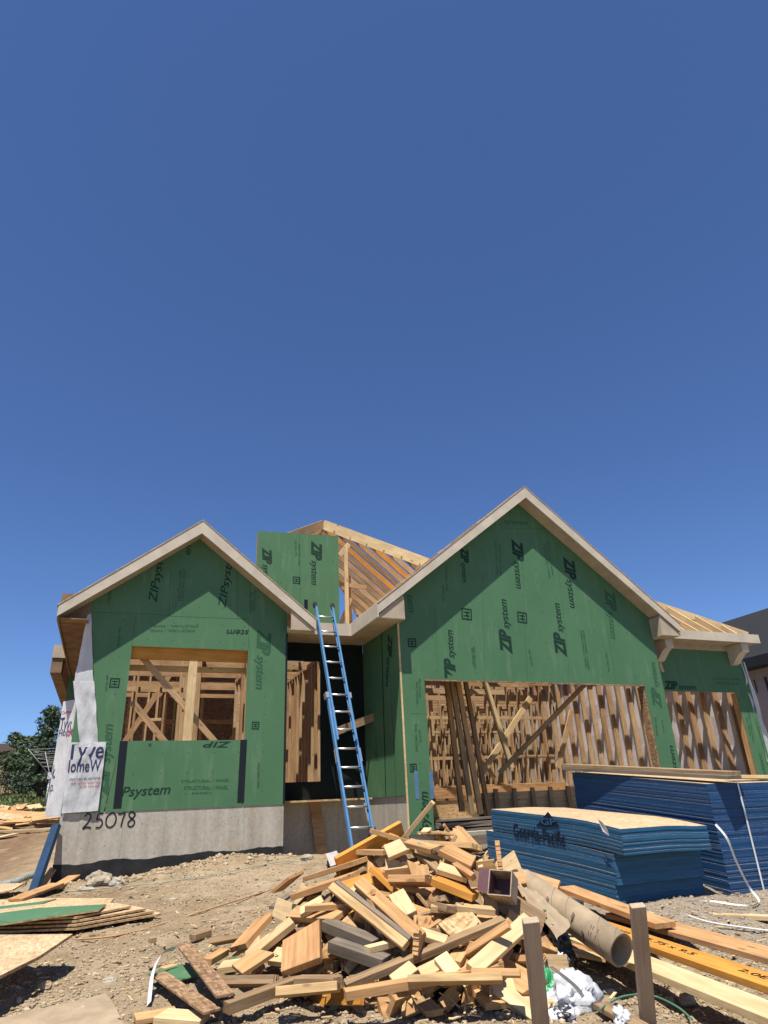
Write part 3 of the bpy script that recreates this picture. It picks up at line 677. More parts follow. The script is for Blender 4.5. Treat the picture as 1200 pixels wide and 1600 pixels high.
# high green panel
YPN = 13.6; a, c = P(403, 830, YPN), P(528, 838, YPN)
b = MB(); b.prism([(a.x, YPN-.02, a.z), (c.x, YPN-.02, c.z), (c.x, YPN-.02, 3.3), (a.x, YPN-.02, 3.3)], (0, .014, 0), 0, 1)
s0, s1 = P(467, 834, YPN), P(470, 950, YPN); seam(s0.x, s0.z, s1.x, s1.z, YPN-.02, .004)
zl((410, 856), (412, 915), YPN, 2); zl((487, 845), (486, 914), YPN, 2)
small((460, 845), (461, 870), YPN); small((466, 850), (466, 885), YPN); small((466, 902), (466, 914), YPN); 
A = P(458, 902, YPN); small((457, 901), (457, 912), YPN, 'EJ', .12, 2)
pw = b.build('upper_wall', [ZIPM, OSBD, PRINT, PRINT2], house)
b = MB()
for px, py in ((475, 937),): A = P(px, py, YPN); b.box((A.x, YPN-.024, A.z-.22), (A.x+.08, YPN-.021, A.z))
b.build('seam_tape', BLACK, pw)
for i in range(4):
    x = a.x+.02+(c.x-a.x-.04)*i/3; board('stud', (x, YPN+.05, 3.2), (x, YPN+.05, a.z-.02), .09, .038, STUD, house, side=(1, 0, 0))
# ---- framing inside
NST = [0]; STUFF = MB()
def stud(x, y, z0, z1, alongx=True, m=STUD, wall=None):
    if NST[0] < 96: board('stud', (x, y, z0), (x, y, z1), .14, .038, m, wall or house, side=((1, 0, 0) if alongx else (0, 1, 0))); NST[0] += 1
    else:
        hx_, hy_ = (.019, .07) if alongx else (.07, .019); STUFF.box((x-hx_, y-hy_, z0), (x+hx_, y+hy_, z1))
def wall_x(x0, x1, y, z0, z1, gaps=(), step=.406):      # runs along X
    board('top_plate', (x0, y, z1), (x1, y, z1), .14, .076, STUD, house); board('bottom_plate', (x0, y, z0+.02), (x1, y, z0+.02), .14, .038, STUD, house)
    x = x0+.02
    while x < x1:
        if not any(g0 < x < g1 for g0, g1 in gaps): stud(x, y, z0+.04, z1-.04)
        x += step
def wall_y(x, y0, y1, z0, z1, step=.406, gaps=()):
    board('top_plate', (x, y0, z1), (x, y1, z1), .14, .076, STUD, house); board('bottom_plate', (x, y0, z0+.02), (x, y1, z0+.02), .14, .038, STUD, house)
    y = y0+.02
    while y < y1:
        if not any(g0 < y < g1 for g0, g1 in gaps): stud(x, y, z0+.04, z1-.04, False)
        y += step
wall_y(SX1-.07, Y3+.1, 13.6, zb, 2.95); wall_y(SX1-.07, 13.7, 22.8, zb, 3.75)                # garage right wall with wrap
wall_x(4.7, SX1-.1, YB, .4, 3.4)                    # garage back wall
wall_y(4.02, YR+.5, 17.8, .15, 2.95, .25)           # seen through the recess opening
wall_x(LX0+.1, 1.45, 14.0, .15, 3.35)               # left wing cross wall
wall_y(1.5, 14.0, 16.6, .15, 3.6)
wall_x(1.6, 2.7, 14.6, .15, 3.2, gaps=((1.75, 2.45),), step=.3)
wall_x(-.4, 4.4, 16.6, .15, 4.1, gaps=((1.9, 2.9),), step=.36)
wall_x(-.6, 4.4, 18.3, .15, 4.4, gaps=((2.2, 3.0),), step=.45)
wall_x(-.8, 4.4, 20.6, .15, 5.0, gaps=((2.6, 3.4),), step=.4)
wall_y(6.2, 18.7, 22.8, .2, 3.9, .35); wall_y(9.0, 18.7, 22.8, .2, 3.9, .35)
wall_x(4.7, 13.2, 20.2, .3, 3.8, step=.45)
wall_x(4.7, 13.2, 22.0, .3, 4.2, step=.5)
wall_y(4.75, 13, YB, zb, 2.9, .406)
wall_y(LX0+.08, Y1+.1, 16.3, .15, 2.9)
wall_y(LX1-.08, Y1+.1, 16.3, .15, 2.9)
for y, z in ((14.02, 2.3), (16.62, 2.6), (18.32, 3.2), (18.32, 2.2), (20.62, 3.6), (20.62, 2.5)):
    board('blocking', (-.4, y, z), (1.4 if y < 15 else 4.3, y, z), .09, .038, STUD, house, side=(0, 1, 0))
for y, z in ((YB, 2.35), (YB, 1.2), (20.2, 2.1), (20.2, 3.1), (22.0, 2.6)):
    board('blocking', (4.8, y, z), (13.1, y, z), .09, .038, STUD, house, side=(0, 1, 0))
for x0_, x1_, y, z0_, z1_ in ((-.3, 1.2, 16.5, .5, 3.2), (2.0, 4.2, 18.2, .4, 3.6), (6, 8.4, 18.4, .6, 3.0), (7.6, 9.4, 20.1, 3.0, .5), (10.8, 9.4, 18.4, .6, 2.8)):
    board('brace', (x0_, y, z0_), (x1_, y, z1_), .12, .038, STUD, house, side=(0, 1, 0))
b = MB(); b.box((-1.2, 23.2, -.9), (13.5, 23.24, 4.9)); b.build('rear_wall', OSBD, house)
b = MB(); b.box((-1.0, 17.0, 5.02), (3.6, 23.0, 5.04)); b.build('roof_deck', OSB, house)  # unseen flat deck added overhead to shade the rear rooms
for i in range(16): board('ceiling_joist', (4.8, 18.7+.28*i, 3.0+.02*(i % 2)), (13.2, 18.7+.28*i, 3.0+.02*(i % 2)), .19, .04, STUD, house, side=(0, 1, 0))
for i in range(12): board('ceiling_joist', (-.4, 16.8+.45*i, 3.3+.09*i), (4.3, 16.8+.45*i, 3.3+.09*i), .19, .04, STUD, house, side=(0, 1, 0))
o = STUFF.build('stud', STUD, house); tag(o, kind='stuff')
for y in (13.2, 14.6, 15.8, 17.5): board('ceiling_joist', (LX0, y, 2.98), (4.4, y, 2.98), .18, .04, STUD, house, side=(0, 1, 0))
b = MB(); b.box((LX0+.15, Y1+.2, .11), (MX0-.1, 21, .14)); b.box((MX0+.2, YB-.05, -.46), (SX1-.1, YB+.08, .05)); b.build('floor_deck', OSB, house)
board('rim_board', (4.7, YB-.09, .25), (SX1-.1, YB-.09, .25), .28, .03, FIR, house, side=(0, 1, 0))
# window framing, left wing
board('header', (wl-.1, Y1+.09, 2.53), (wr+.1, Y1+.09, 2.53), .2, .09, LVL, house, side=(0, 1, 0))
board('header', (wl-.1, Y1+.5, 2.36), (wr+.1, Y1+.5, 2.36), .09, .09, PALE, house, side=(0, 1, 0))
board('window_post', (1.16, Y1+.1, ws-.1), (1.17, Y1+.1, 2.43), .14, .10, PALE, house, side=(0, 1, 0))
for x in (wl-.03, wr+.03, wr+.1): board('jack_stud', (x, Y1+.07, .14), (x, Y1+.07, 2.62), .13, .038, STUD, house, side=(1, 0, 0))
board('window_sill_plate', (wl-.05, Y1+.07, ws-.02), (wr+.05, Y1+.07, ws-.02), .13, .038, PALE, house)
board('brace', P(213, 1016, Y1+.2), P(338, 1162, Y1+.25), .10, .04, STUD, house, side=(0, 1, 0))
board('brace', P(206, 1096, Y1+.22), P(262, 1165, Y1+.25), .10, .04, STUD, house, side=(0, 1, 0))
board('brace', P(222, 1125, 13.9), P(252, 1124, 13.9), .05, .04, PALE, house, side=(0, 1, 0))
# garage framing pieces
board('garage_header', (ol-.1, Y2+.1, ot+.2), (orr+.1, Y2+.1, ot+.2), .34, .09, STUD, house, side=(0, 1, 0))
board('third_bay_header', (MX1, Y3+.08, ot3+.17), (or3+.1, Y3+.08, ot3+.17), .3, .09, STUD, house, side=(0, 1, 0))
for x in (orr+.02, orr+.12, ol-.03): board('jack_stud', (x, Y2+.07, zb), (x, Y2+.07, ot), .14, .04, FIR, house, side=(1, 0, 0))
for x in (or3+.03,): board('jack_stud', (x, Y3+.07, zb), (x, Y3+.07, ot3), .14, .04, FIR, house, side=(1, 0, 0))
board('window_post', (2.96, YR+.05, .45), (2.96, YR+.05, 2.62), .14, .04, STUD, house, side=(1, 0, 0))
for (a, c, w_, Yc, m_) in (((705, 1058), (738, 1272), .09, 11.2, OLD), ((714, 1058), (751, 1272), .10, 11.35, FIR), ((726, 1058), (764, 1274), .08, 11.6, OLD), ((697, 1058), (722, 1268), .1, 12.2, FIR)):
    board('temporary_post', P(*a, Yc), P(*c, Yc), w_, .06, m_, house, side=(0, 1, 0))
board('brace', P(913, 1070, 11.6), P(780, 1208, 12.3), .09, .04, OLD, house, side=(0, 1, 0))
board('brace', P(829, 1090, 15), P(752, 1210, 15), .14, .04, PALE, house, side=(0, 1, 0))
board('brace', P(757, 1064, 14), P(800, 1200, 14), .14, .04, PALE, house, side=(0, 1, 0))
board('brace', P(893, 1110, 16), P(872, 1200, 16), .14, .04, STUD, house, side=(0, 1, 0))

# ------------------------------------------------------------------ things around the garage
def lumber(p0, p1, wd, th, mat, label, cat='board', group=None, name='board', **k):
    return tag(board(name, p0, p1, wd, th, mat, None, bev=k.pop('bev', .003), **k), label, cat, group)
for i in range(4):
    z = -.42+.05*i
    lumber((5.02+.02*i, Y2+.12-.03*i, z), (6.6-.06*i, Y2+.10+.02*i, z), .24, .04, GREYW, 'grey weathered board in the layers across the garage threshold', 'board', 'boards layered across the garage threshold', side=(0, .1*(i % 2), 1))
lumber((5.0, Y2-.12, -.56), (7.4, Y2-.1, -.57), .2, .14, GREYW, 'thick pale grey timber lying below the garage threshold', 'timber')
for i in range(4):
    for j in range(2):
        z = -.35+.14*i; y = 12.1+.2*j
        lumber((6.75+.05*i, y, z), (9.8-.12*i, y+.05*j, z), .14, .04 if i < 3 else .09, STUD, 'brown board in the low stack inside the garage', 'board', 'boards stacked low inside the garage', side=(0, 1, 0), bev=0)
for i in range(5):
    x = 7.0+.42*i; lumber((x, 11.95, -.42), (x+.05, 12.02, .2), .09, .038, OLD, 'short upright offcut in front of the board stack in the garage', 'offcut', 'upright offcuts in the garage', side=(0, 1, .1), bev=0)

# ------------------------------------------------------------------ ladder
lt = [atY(491, 950, 11.53), atY(518, 948, 11.53)]
mid = (lt[0]+lt[1])/2; base = atY(566, 1312, 10.50)
gz0 = G(base.x, base.y)
ld = (mid-base).normalized(); base = base + ld*((gz0-base.z)/ld.z); LL = (mid-base).length
ladder = thing('extension_ladder', base, 'blue fibreglass extension ladder leaning on the eave of the recess', 'ladder')
ex = Vector((1, .03, 0)).normalized(); exn = ld.cross(ex).normalized()
def rail(off, s0, s1, dep, name, wd=.075, th=.03):
    b = MB(); M = frame(base+ex*off+exn*dep+ld*s0, base+ex*off+exn*dep+ld*s1, ex)
    L = s1-s0; b.box((0, -wd/2, -.003), (L, wd/2, .003)); sg = 1 if off < 0 else -1
    for e in (-1, 1): b.box((0, e*wd/2-.003, -.003), (L, e*wd/2+.003, th*sg) if sg > 0 else (L, e*wd/2+.003, .003))if sg > 0 else b.box((0, e*wd/2-.003, -th), (L, e*wd/2+.003, .003))
    return b.build(name, BLUEL, ladder, M)
bw, fw = .205, .175
SPL = LL*.60
for s in (-1, 1):
    r_ = rail(s*bw, 0, SPL, 0, 'base_rail'); r2 = rail(s*fw, LL*.42, LL, -.05, 'fly_rail')
    b = MB(); b.box((-.04, -.05, -.03), (.03, .05, .03)); b.build('foot', RUBBER, r_, frame(base+ex*s*bw, base+ex*s*bw+ld, ex))
    b = MB(); b.box((-.03, -.045, -.025), (.05, .045, .03)); b.build('end_cap', RUBBER, r2, frame(base+ex*s*fw+ld*LL-exn*.05, base+ex*s*fw+ld*(LL+1)-exn*.05, ex))
    b = MB(); b.box((-.05, -.06, -.03), (.05, .05, .03)); b.build('rail_bracket', ALU, r_, frame(base+ex*s*bw+ld*(SPL), base+ex*s*bw+ld*(LL+1), ex))
    b = MB(); b.box((-.07, -.05, -.015), (.06, .03, .02)); b.build('rung_lock', ALU, r2, frame(base+ex*s*(fw-.02)+ld*(SPL-.28)-exn*.05, base+ex*s*(fw-.02)+ld*LL, ex))
for s in (-1, 1):
    b = MB(); b.box((0, -.028, -.006), (.22, .028, -.004)); M = frame(base+ex*s*bw+ld*1.5-exn*.0, base+ex*s*bw+ld*2.5, ex)
    b.box((0, .0385, -.01), (.22, .0400, .02)); b.box((0, -.0400, -.01), (.22, -.0385, .02)); b.build('sticker', ALU, ladder, M)
k = .2
while k < LL-.1:
    fly = k > LL*.44; w_ = fw if fly else bw; dep = -.05 if fly else 0
    b = MB(); p = base+ld*k+exn*dep; b.tube([p-ex*w_, p+ex*w_], .017, 8); b.build('rung', ALU, ladder)
    k += .305

# ------------------------------------------------------------------ blue edged panel stacks
def blue_mat(name, col):
    m, nt, b = newmat(name, .6, .3); tc = N(nt, 'ShaderNodeTexCoord').outputs['Object']
    mp = N(nt, 'ShaderNodeMapping'); mp.inputs['Scale'].default_value = (1.5, 1.5, 80); nt.links.new(tc, mp.inputs[0])
    s = nz(nt, mp.outputs[0], 2, 4, .7); c = mix(nt, col, ramp(nt, s, [(.3, (.55,)*3), (.7, (1.4,)*3)]), 1.0, 'MULTIPLY')
    c = mix(nt, c, ramp(nt, rnd(nt), [(0, (.85,)*3), (1, (1.12,)*3)]), 1.0, 'MULTIPLY')
    g = nz(nt, mp.outputs[0], 7, 3); c = mix(nt, c, (.20, .24, .26), ramp(nt, g, [(.70, (0,)*3), (.78, (.5,)*3)]))
    nt.links.new(c, b.inputs['Base Color']); return m
BLUE = blue_mat('blue_edge_paint', (.012, .080, .160)); BLUE2 = blue_mat('deep_blue_edge_paint', (.010, .052, .135)); BLUE3 = blue_mat('dark_blue_edge_paint', (.008, .03, .07))
def panel_stack(label, near, far, ex_, W, z0n, z0f, n, mat, droop, seed, lab2=None, off=None, th=.0185):
    """near, far: xy of the left long edge's ends; ex_: unit vector to the right"""
    near, far, ex_ = Vector(near), Vector(far), Vector(ex_)
    st = thing('panel_stack', (near.x+ex_.x*W/2, near.y, z0n-.1), label, 'panel stack'); random.seed(seed)
    nl, nw = 10, 6
    for i in range(n):
        o = off(i, n); jit = Vector((random.uniform(-.003, .003), random.uniform(-.003, .003))); b = MB()
        top, bot = [], []
        for a in range(nl+1):
            u = a/nl
            for c in range(nw+1):
                v = c/nw; p = near.lerp(far, u)+ex_*(W*v)+jit+Vector((o[0], o[1]))-ex_*(o[2]*u)
                z = z0n*(1-u)+z0f*u + i*th + droop(u, v, i/n)
                top.append((p.x, p.y, z+th*.97)); bot.append((p.x, p.y, z))
        b.v = top+bot; m_ = len(top); W1 = nw+1
        def fq(idx, mi): b.f.append(idx); b.m.append(mi); b.sm.append(False)
        for a in range(nl):
            for c in range(nw):
                k = a*W1+c; fq((k, k+1, k+W1+1, k+W1), 1); fq((m_+k, m_+k+W1, m_+k+W1+1, m_+k+1), 1)
        for a in range(nl):
            k = a*W1; fq((k, k+W1, m_+k+W1, m_+k), 0); k = a*W1+nw; fq((k, m_+k, m_+k+W1, k+W1), 0)
        for c in range(nw):
            fq((c, m_+c, m_+c+1, c+1), 0); k = nl*W1+c; fq((k, k+1, m_+k+1, m_+k), 0)
        bmm = b.build('panel', [mat, OSBS], st)
    return st
# front stack
nf, ff = Vector((4.90, 5.95)), Vector((5.02, 8.40)); exf = Vector((1, .05)).normalized()
nf, ff = atZ(955, 1310, -.40).xy, atZ(760, 1256, -.035).xy
d = (atD(760, 1256, 9.3)-atD(955, 1290, 7.0))
nf = atD(945, 1290, 6.92).xy; ff = atD(752, 1256, 9.05).xy; dd = (ff-nf).normalized(); exf = Vector((dd.y, -dd.x)); ff = nf+dd*2.44
def dr1(u, v, t): return -.10*sstep(.45, 1, t)*max(0, .35-u)/.35*0 - .05*t*max(0, (.3-u)/.3)**1.5 - .03*t*sstep(.5, 1, v)
stack1 = panel_stack('open stack of blue-edged wood panels nearest the scrap heap, top sheets overhanging', nf, ff, exf, 1.22, -1.09, -.92, 44, BLUE, dr1, 3,
                     off=lambda i, n: (lambda v: (v.x, v.y, 0))(-dd*(.22 if i > n*.68 else (.05 if i > n*.3 else 0))))
n2 = atD(1104, 1226, 7.5).xy; f2 = atD(890, 1208, 9.7).xy; d2 = (f2-n2).normalized(); ex2 = Vector((d2.y, -d2.x)); f2 = n2+d2*2.44
stack2 = panel_stack('strapped tall stack of blue-edged wood panels behind the open one', n2, f2, ex2, 1.22, -1.06, -.80, 61, BLUE2, lambda u, v, t: -.01*v, 4, off=lambda i, n: (0, 0, 0))
random.seed(11)
# print on front stack's left side
b = MB(); nl_ = Vector((-exf.x, -exf.y, 0))
def side_pt(px, py, offs=.012):
    d_ = ray(px, py); q0 = Vector((nf.x, nf.y, 0)) + nl_*offs + Vector((exf.x, exf.y, 0))*0.0; t = q0.dot(nl_)/d_.dot(nl_); return d_*t
put_text(b, 'Georgia-Pacific', side_pt(803, 1307, .004), side_pt(884, 1323, .004), 1, 0, .018, 0, .22, nl_)
A = side_pt(838, 1291, .0); B = side_pt(876, 1292, .0); C_ = side_pt(857, 1268, .0)
for off_ in (.008,):
    b.poly([p+nl_*off_ for p in (A, B, C_)][::-1])
put_text(b, 'GP', side_pt(846, 1288, .012), side_pt(869, 1289, .012), 1, 1, .02, 0, .1, nl_)
b.build('printed_logo', [plain('dark_print', (.004, .012, .035), .7, .2), BLUE], stack1)
# dunnage, straps, top boards
nn2 = Vector((d2.x, d2.y, 0)); e2 = Vector((ex2.x, ex2.y, 0)); N2 = Vector((n2.x, n2.y, 0))
ztop2n = -1.06+61*.0185
for q_ in (.28,):
    b = MB(); w_ = e2*.013; p0 = N2+e2*(.48)-nn2*.01
    b.ribbon([p0+Vector((0, 0, -1.06)), p0+Vector((0, 0, ztop2n+.003)), p0+nn2*.3+Vector((0, 0, ztop2n+.04))], w_); b.build('strap', WHITEP, stack2)
for k, u in enumerate((.1, .9)):
    lumber((n2.x+d2.x*2.44*u, n2.y+d2.y*2.44*u, -1.10+.2*u), (n2.x+d2.x*2.44*u+ex2.x*1.2, n2.y+d2.y*2.44*u+ex2.y*1.2, -1.10+.2*u), .09, .09, OLD, ('front' if k == 0 else 'rear')+' timber bearer under the strapped panel stack', 'bearer', name='timber_bearer')
zt = ztop2n+.03
def on2(u, v, z): p = N2+nn2*(2.44*u)+e2*(1.22*v); return Vector((p.x, p.y, z))
A = atD(905, 1203, 10.6); B = atD(1142, 1217, 8.75)
sl2 = .15/2.44
for i, (v0, v1, lb) in enumerate(((-.02, .22, 'bottom plank'), (.0, .30, 'upper plank'))):
    z = zt+.025+.045*i
    lumber(on2(1.02, v0, z+.26), on2(-.07+.03*i, v1, z), .26, .042, GREYW if i == 0 else OLD, lb+' of the two lying on top of the strapped panel stack', 'plank', name='plank', side=(0, 0, 1))
lumber(on2(.1, .5, zt+.04), on2(.05, 1.4, zt+.0), .18, .04, PALE, 'pale board lying across the right end of the strapped panel stack', 'board')
# third, rightmost stack part behind strap
# loose white strap from the front stack to the ground
pts = [atD(1118, 1288, 6.7), atD(1136, 1310, 6.6), atD(1150, 1345, 6.6), atD(1170, 1385, 6.7)]
g_ = lambda px, py: hit(px, py, G0)+Vector((0, 0, .03))
pts += [g_(1187, 1412), g_(1178, 1420), g_(1150, 1419), g_(1110, 1413), g_(1070, 1414)]
pts = [Vector(p) for p in smooth([tuple(p) for p in pts], 6)]
b = MB(); b.ribbon(pts, Vector((.6, -.4, .5)).normalized()*.011); tag(b.build('strap', WHITEP), 'loose white plastic strap curling down from the open blue stack to the gravel', 'strap')
b = MB(); pts = [side_pt(938, 1281, .05), side_pt(944, 1285, .06), side_pt(952, 1296, .05), side_pt(954, 1306, .04), side_pt(946, 1300, .05)]
b.poly([p+nl_*.02 for p in pts]); b.poly([p+nl_*.035+Vector((0, 0, .01)) for p in pts][::-1]); b.build('torn_label', plain('foil_scrap', (.7, .68, .68), .35, .6), stack1)
for k, u in enumerate((.08, .85)):
    lumber((nf.x+dd.x*2.44*u, nf.y+dd.y*2.44*u, -1.14+.15*u), (nf.x+dd.x*2.44*u+exf.x*1.2, nf.y+dd.y*2.44*u+exf.y*1.2, -1.14+.15*u), .09, .08, OLD, ('front' if k == 0 else 'rear')+' timber bearer under the open blue panel stack', 'bearer', name='timber_bearer')

# ------------------------------------------------------------------ long boards, tube and stakes on the right
def L2(a, c, z, wd, th, mat, label, cat='board', side=(0, 0, 1), name='board', **k):
    za, zc = (z, z) if isinstance(z, (int, float)) else z
    return lumber(atZ(*a, za), atZ(*c, zc), wd, th, mat, label, cat, name=name, side=side, **k)
def run(m, n_, back, fwd_):
    M_, N_ = atZ(*m), atZ(*n_); d_ = (M_-N_).normalized(); d_.z = max(d_.z, .045); return M_+d_*back, N_-d_*fwd_
a, c = run((1015, 1510, -1.135), (1200, 1583, -1.185), 2.6, .8)
lumber(a, c, .24, .045, PALE, 'long pale laminated beam under the orange beam', 'beam', name='laminated_beam', side=(0, 0, 1))
oa, oc = run((1015, 1474, -1.085), (1200, 1536, -1.135), 2.3, .9)
lv = lumber(oa, oc, .24, .045, LVL, 'long orange laminated beam running to the lower right edge', 'beam', name='laminated_beam', side=(0, 0, 1))
# stamped marks on the orange beam
b = MB(); M = lv.matrix_basis; Lb = (oc-oa).length
for u, t in ((.30, '2.0E'), (.36, 'RigidLam LVL'), (.52, '1.75 x 9.5'), (.74, '2.0E'), (.86, 'LVL')):
    vs, fs = text_mesh(t, .085, .001); n0 = len(b.v)
    for v in vs: b.v.append((Lb*u+v.x*1.6, v.y-.02, .0245))
    for f in fs: b.f.append(tuple(n0+i for i in f)); b.m.append(0); b.sm.append(False)
b.build('stamped_mark', BLACK, lv, M.copy())
L2((884, 1388), (1040, 1446), (-.86, -1.0), .20, .045, FIR, 'tan plank on top of the orange beam behind the right stake', 'plank', name='plank')
L2((965, 1428), (1250, 1506), (-1.02, -1.11), .28, .04, FIR, 'broad brown plank lying between the orange beam and the gravel', 'plank', name='plank')
L2((1030, 1428), (1260, 1436), (-1.1, -1.1), .09, .04, PALE, 'thin pale stud lying on the gravel in front of the blue stacks', 'stud', name='stud')
lumber(atD(772, 1358, 7.0), atD(872, 1390, 6.5), .17, .035, FIR, 'reddish plank on edge against the open blue stack', 'plank', name='plank', side=(-.6, -.6, .5))
lumber(atD(742, 1362, 5.75), atD(912, 1412, 5.45), .07, .03, plain('black_plastic_strip', (.02, .02, .022), .5), 'long black strip lying over the boards beside the cardboard tube', 'strip', name='plastic_strip', side=(0, 0, 1))
lumber(atD(735, 1371, 5.7), atD(875, 1408, 5.5), .14, .04, PALE, 'pale board under the black strip', 'board', side=(0, 0, 1))
# tube
e1, e0 = atD(971, 1485, 4.62), atD(818, 1380, 5.55)
b = MB(); ax = (e1-e0).normalized(); R_ = .112
rs = 32; a_ = ax.cross(Vector((0, 0, 1))).normalized(); c_ = ax.cross(a_)
rings = [(e0, R_), (e0+(e1-e0)*.3, R_), (e0+(e1-e0)*.7, R_*1.01), (e1, R_*1.0), (e1, R_-.012), (e0, R_-.012)]
n0 = 0
for p, r_ in rings:
    for k in range(rs): b.v.append(tuple(p+a_*r_*cos(2*pi*k/rs)+c_*r_*sin(2*pi*k/rs)))
for i in range(len(rings)-1):
    for k in range(rs):
        k2 = (k+1) % rs; b.f.append((i*rs+k, i*rs+k2, (i+1)*rs+k2, (i+1)*rs+k)); b.m.append(0); b.sm.append(i != 3)
tb = b.build('cardboard_tube', CARD); tag(tb, 'big brown cardboard tube with its open end behind the right stake', 'tube')
b = MB()                                           # printed marks wrap on the tube
def on_tube(u, ang, off=.003): p = e0+(e1-e0)*u; return p+(a_*cos(ang)+c_*sin(ang))*(R_*1.01+off)
vc = -(e0+e1)/2; A0 = math.atan2(vc.dot(c_), vc.dot(a_))
for u, an in ((.36, A0-.2), (.46, A0+.5), (.62, A0-.3), (.74, A0+.35), (.56, A0+.9)):
    for k in range(3):
        q0 = [on_tube(u+.028*du, an+da) for du, da in ((0, 0), (1, .1), (1.2, .45), (.6, .75), (.5, .4), (.1, .35))]
        b.poly(q0 if k == 0 else [p+(p-(e0+(e1-e0)*u))*.0 for p in q0][::-1])
for k in range(5):
    for q1 in range(6): p = [on_tube(.78+.02*k, A0-.4+.13*q1), on_tube(.787+.02*k, A0-.4+.13*q1), on_tube(.787+.02*k, A0-.32+.13*q1), on_tube(.78+.02*k, A0-.32+.13*q1)]; b.poly(p) if (k*q1) % 3 else None
for t0 in (0, .5):
    for k in range(60):
        u0, u1 = t0*.3+k/60*.95, t0*.3+(k+1)/60*.95
        if u1 < 1: b.poly([on_tube(u0, k*.22, .0008), on_tube(u1, (k+1)*.22, .0008), on_tube(u1+.004, (k+1)*.22, .0008), on_tube(u0+.004, k*.22, .0008)])
b.build('printed_mark', plain('tube_print', (.16, .11, .08), .8), tb)
# torn cardboard flap beside the tube
sheet_o = sheet('cardboard_flap', (atD(806, 1383, 5.05), atD(838, 1392, 5.0), atD(890, 1442, 4.7), atD(872, 1470, 4.6)), 8, 10, .05, [CARD], None, 21); tag(sheet_o, 'torn flap of brown cardboard lying against the tube', 'cardboard')
# box
bx = thing('carton', atD(785, 1388, 4.75), 'small open carton with purple-brown inside on top of the heap', 'carton')
zc_ = Vector((-.62, -.62, .42)).normalized(); M = frame(atD(786, 1386, 4.75), atD(786, 1386, 4.75)+zc_.cross(Vector((.2, .1, 1))).normalized(), zc_)
b = MB(); s_ = .085; t_ = .005
PUR = plain('carton_inside', (.16, .075, .08), .6); CW = plain('carton_outside', (.46, .36, .25), .7, var=.25, scale=12)
b.box((-s_, -s_, -s_), (s_, s_, -s_+t_)); b.box((-s_, -s_, -s_+t_), (-s_+t_, s_, s_)); b.box((s_-t_, -s_, -s_+t_), (s_, s_, s_)); b.box((-s_+t_, s_-t_, -s_+t_), (s_-t_, s_, s_)); b.box((-s_+t_, -s_, -s_+t_), (s_-t_, -s_+t_, s_)); b.build('body', CW, bx, M)
b = MB(); u = s_-t_-.002; b.box((-u, -u, -s_+t_+.001), (u, u, -s_+t_+.003)); b.box((-u, -u, -s_+.01), (-u+.002, u, s_-.004)); b.box((u-.002, -u, -s_+.01), (u, u, s_-.004)); b.box((-u+.003, u-.002, -s_+.01), (u-.003, u, s_-.004)); b.build('lining', PUR, bx, M)
b = MB(); b.prism([(s_, -s_, s_), (s_, s_, s_), (s_+.06, s_*.9, s_+.05), (s_+.06, -s_*.9, s_+.05)], (0, 0, .003)); b.build('flap', PUR, bx, M)
# stakes
def stake(top, px_base, D, wd, th, label):
    p = atD(*top, D); q0 = atD(*px_base, D); gzv = G0(q0.x, q0.y)-.25; d_ = (q0-p).normalized(); q0 = p+d_*((gzv-p.z)/d_.z)
    return lumber(q0, p, wd, th, OLDS, label, 'stake', name='wooden_stake', side=Vector((-.38, -.92, 0)), bev=.003)
OLDS = wood('stake_lumber', [(.47, .36, .25), (.43, .33, .23)], dark=.8, knots=False)
stake((829, 1437), (846, 1610), 3.55, .088, .05, 'wooden stake standing before the crumpled plastic at the heap right side')
stake((996, 1414), (1013, 1600), 3.75, .084, .045, 'wooden stake standing before the open end of the cardboard tube')

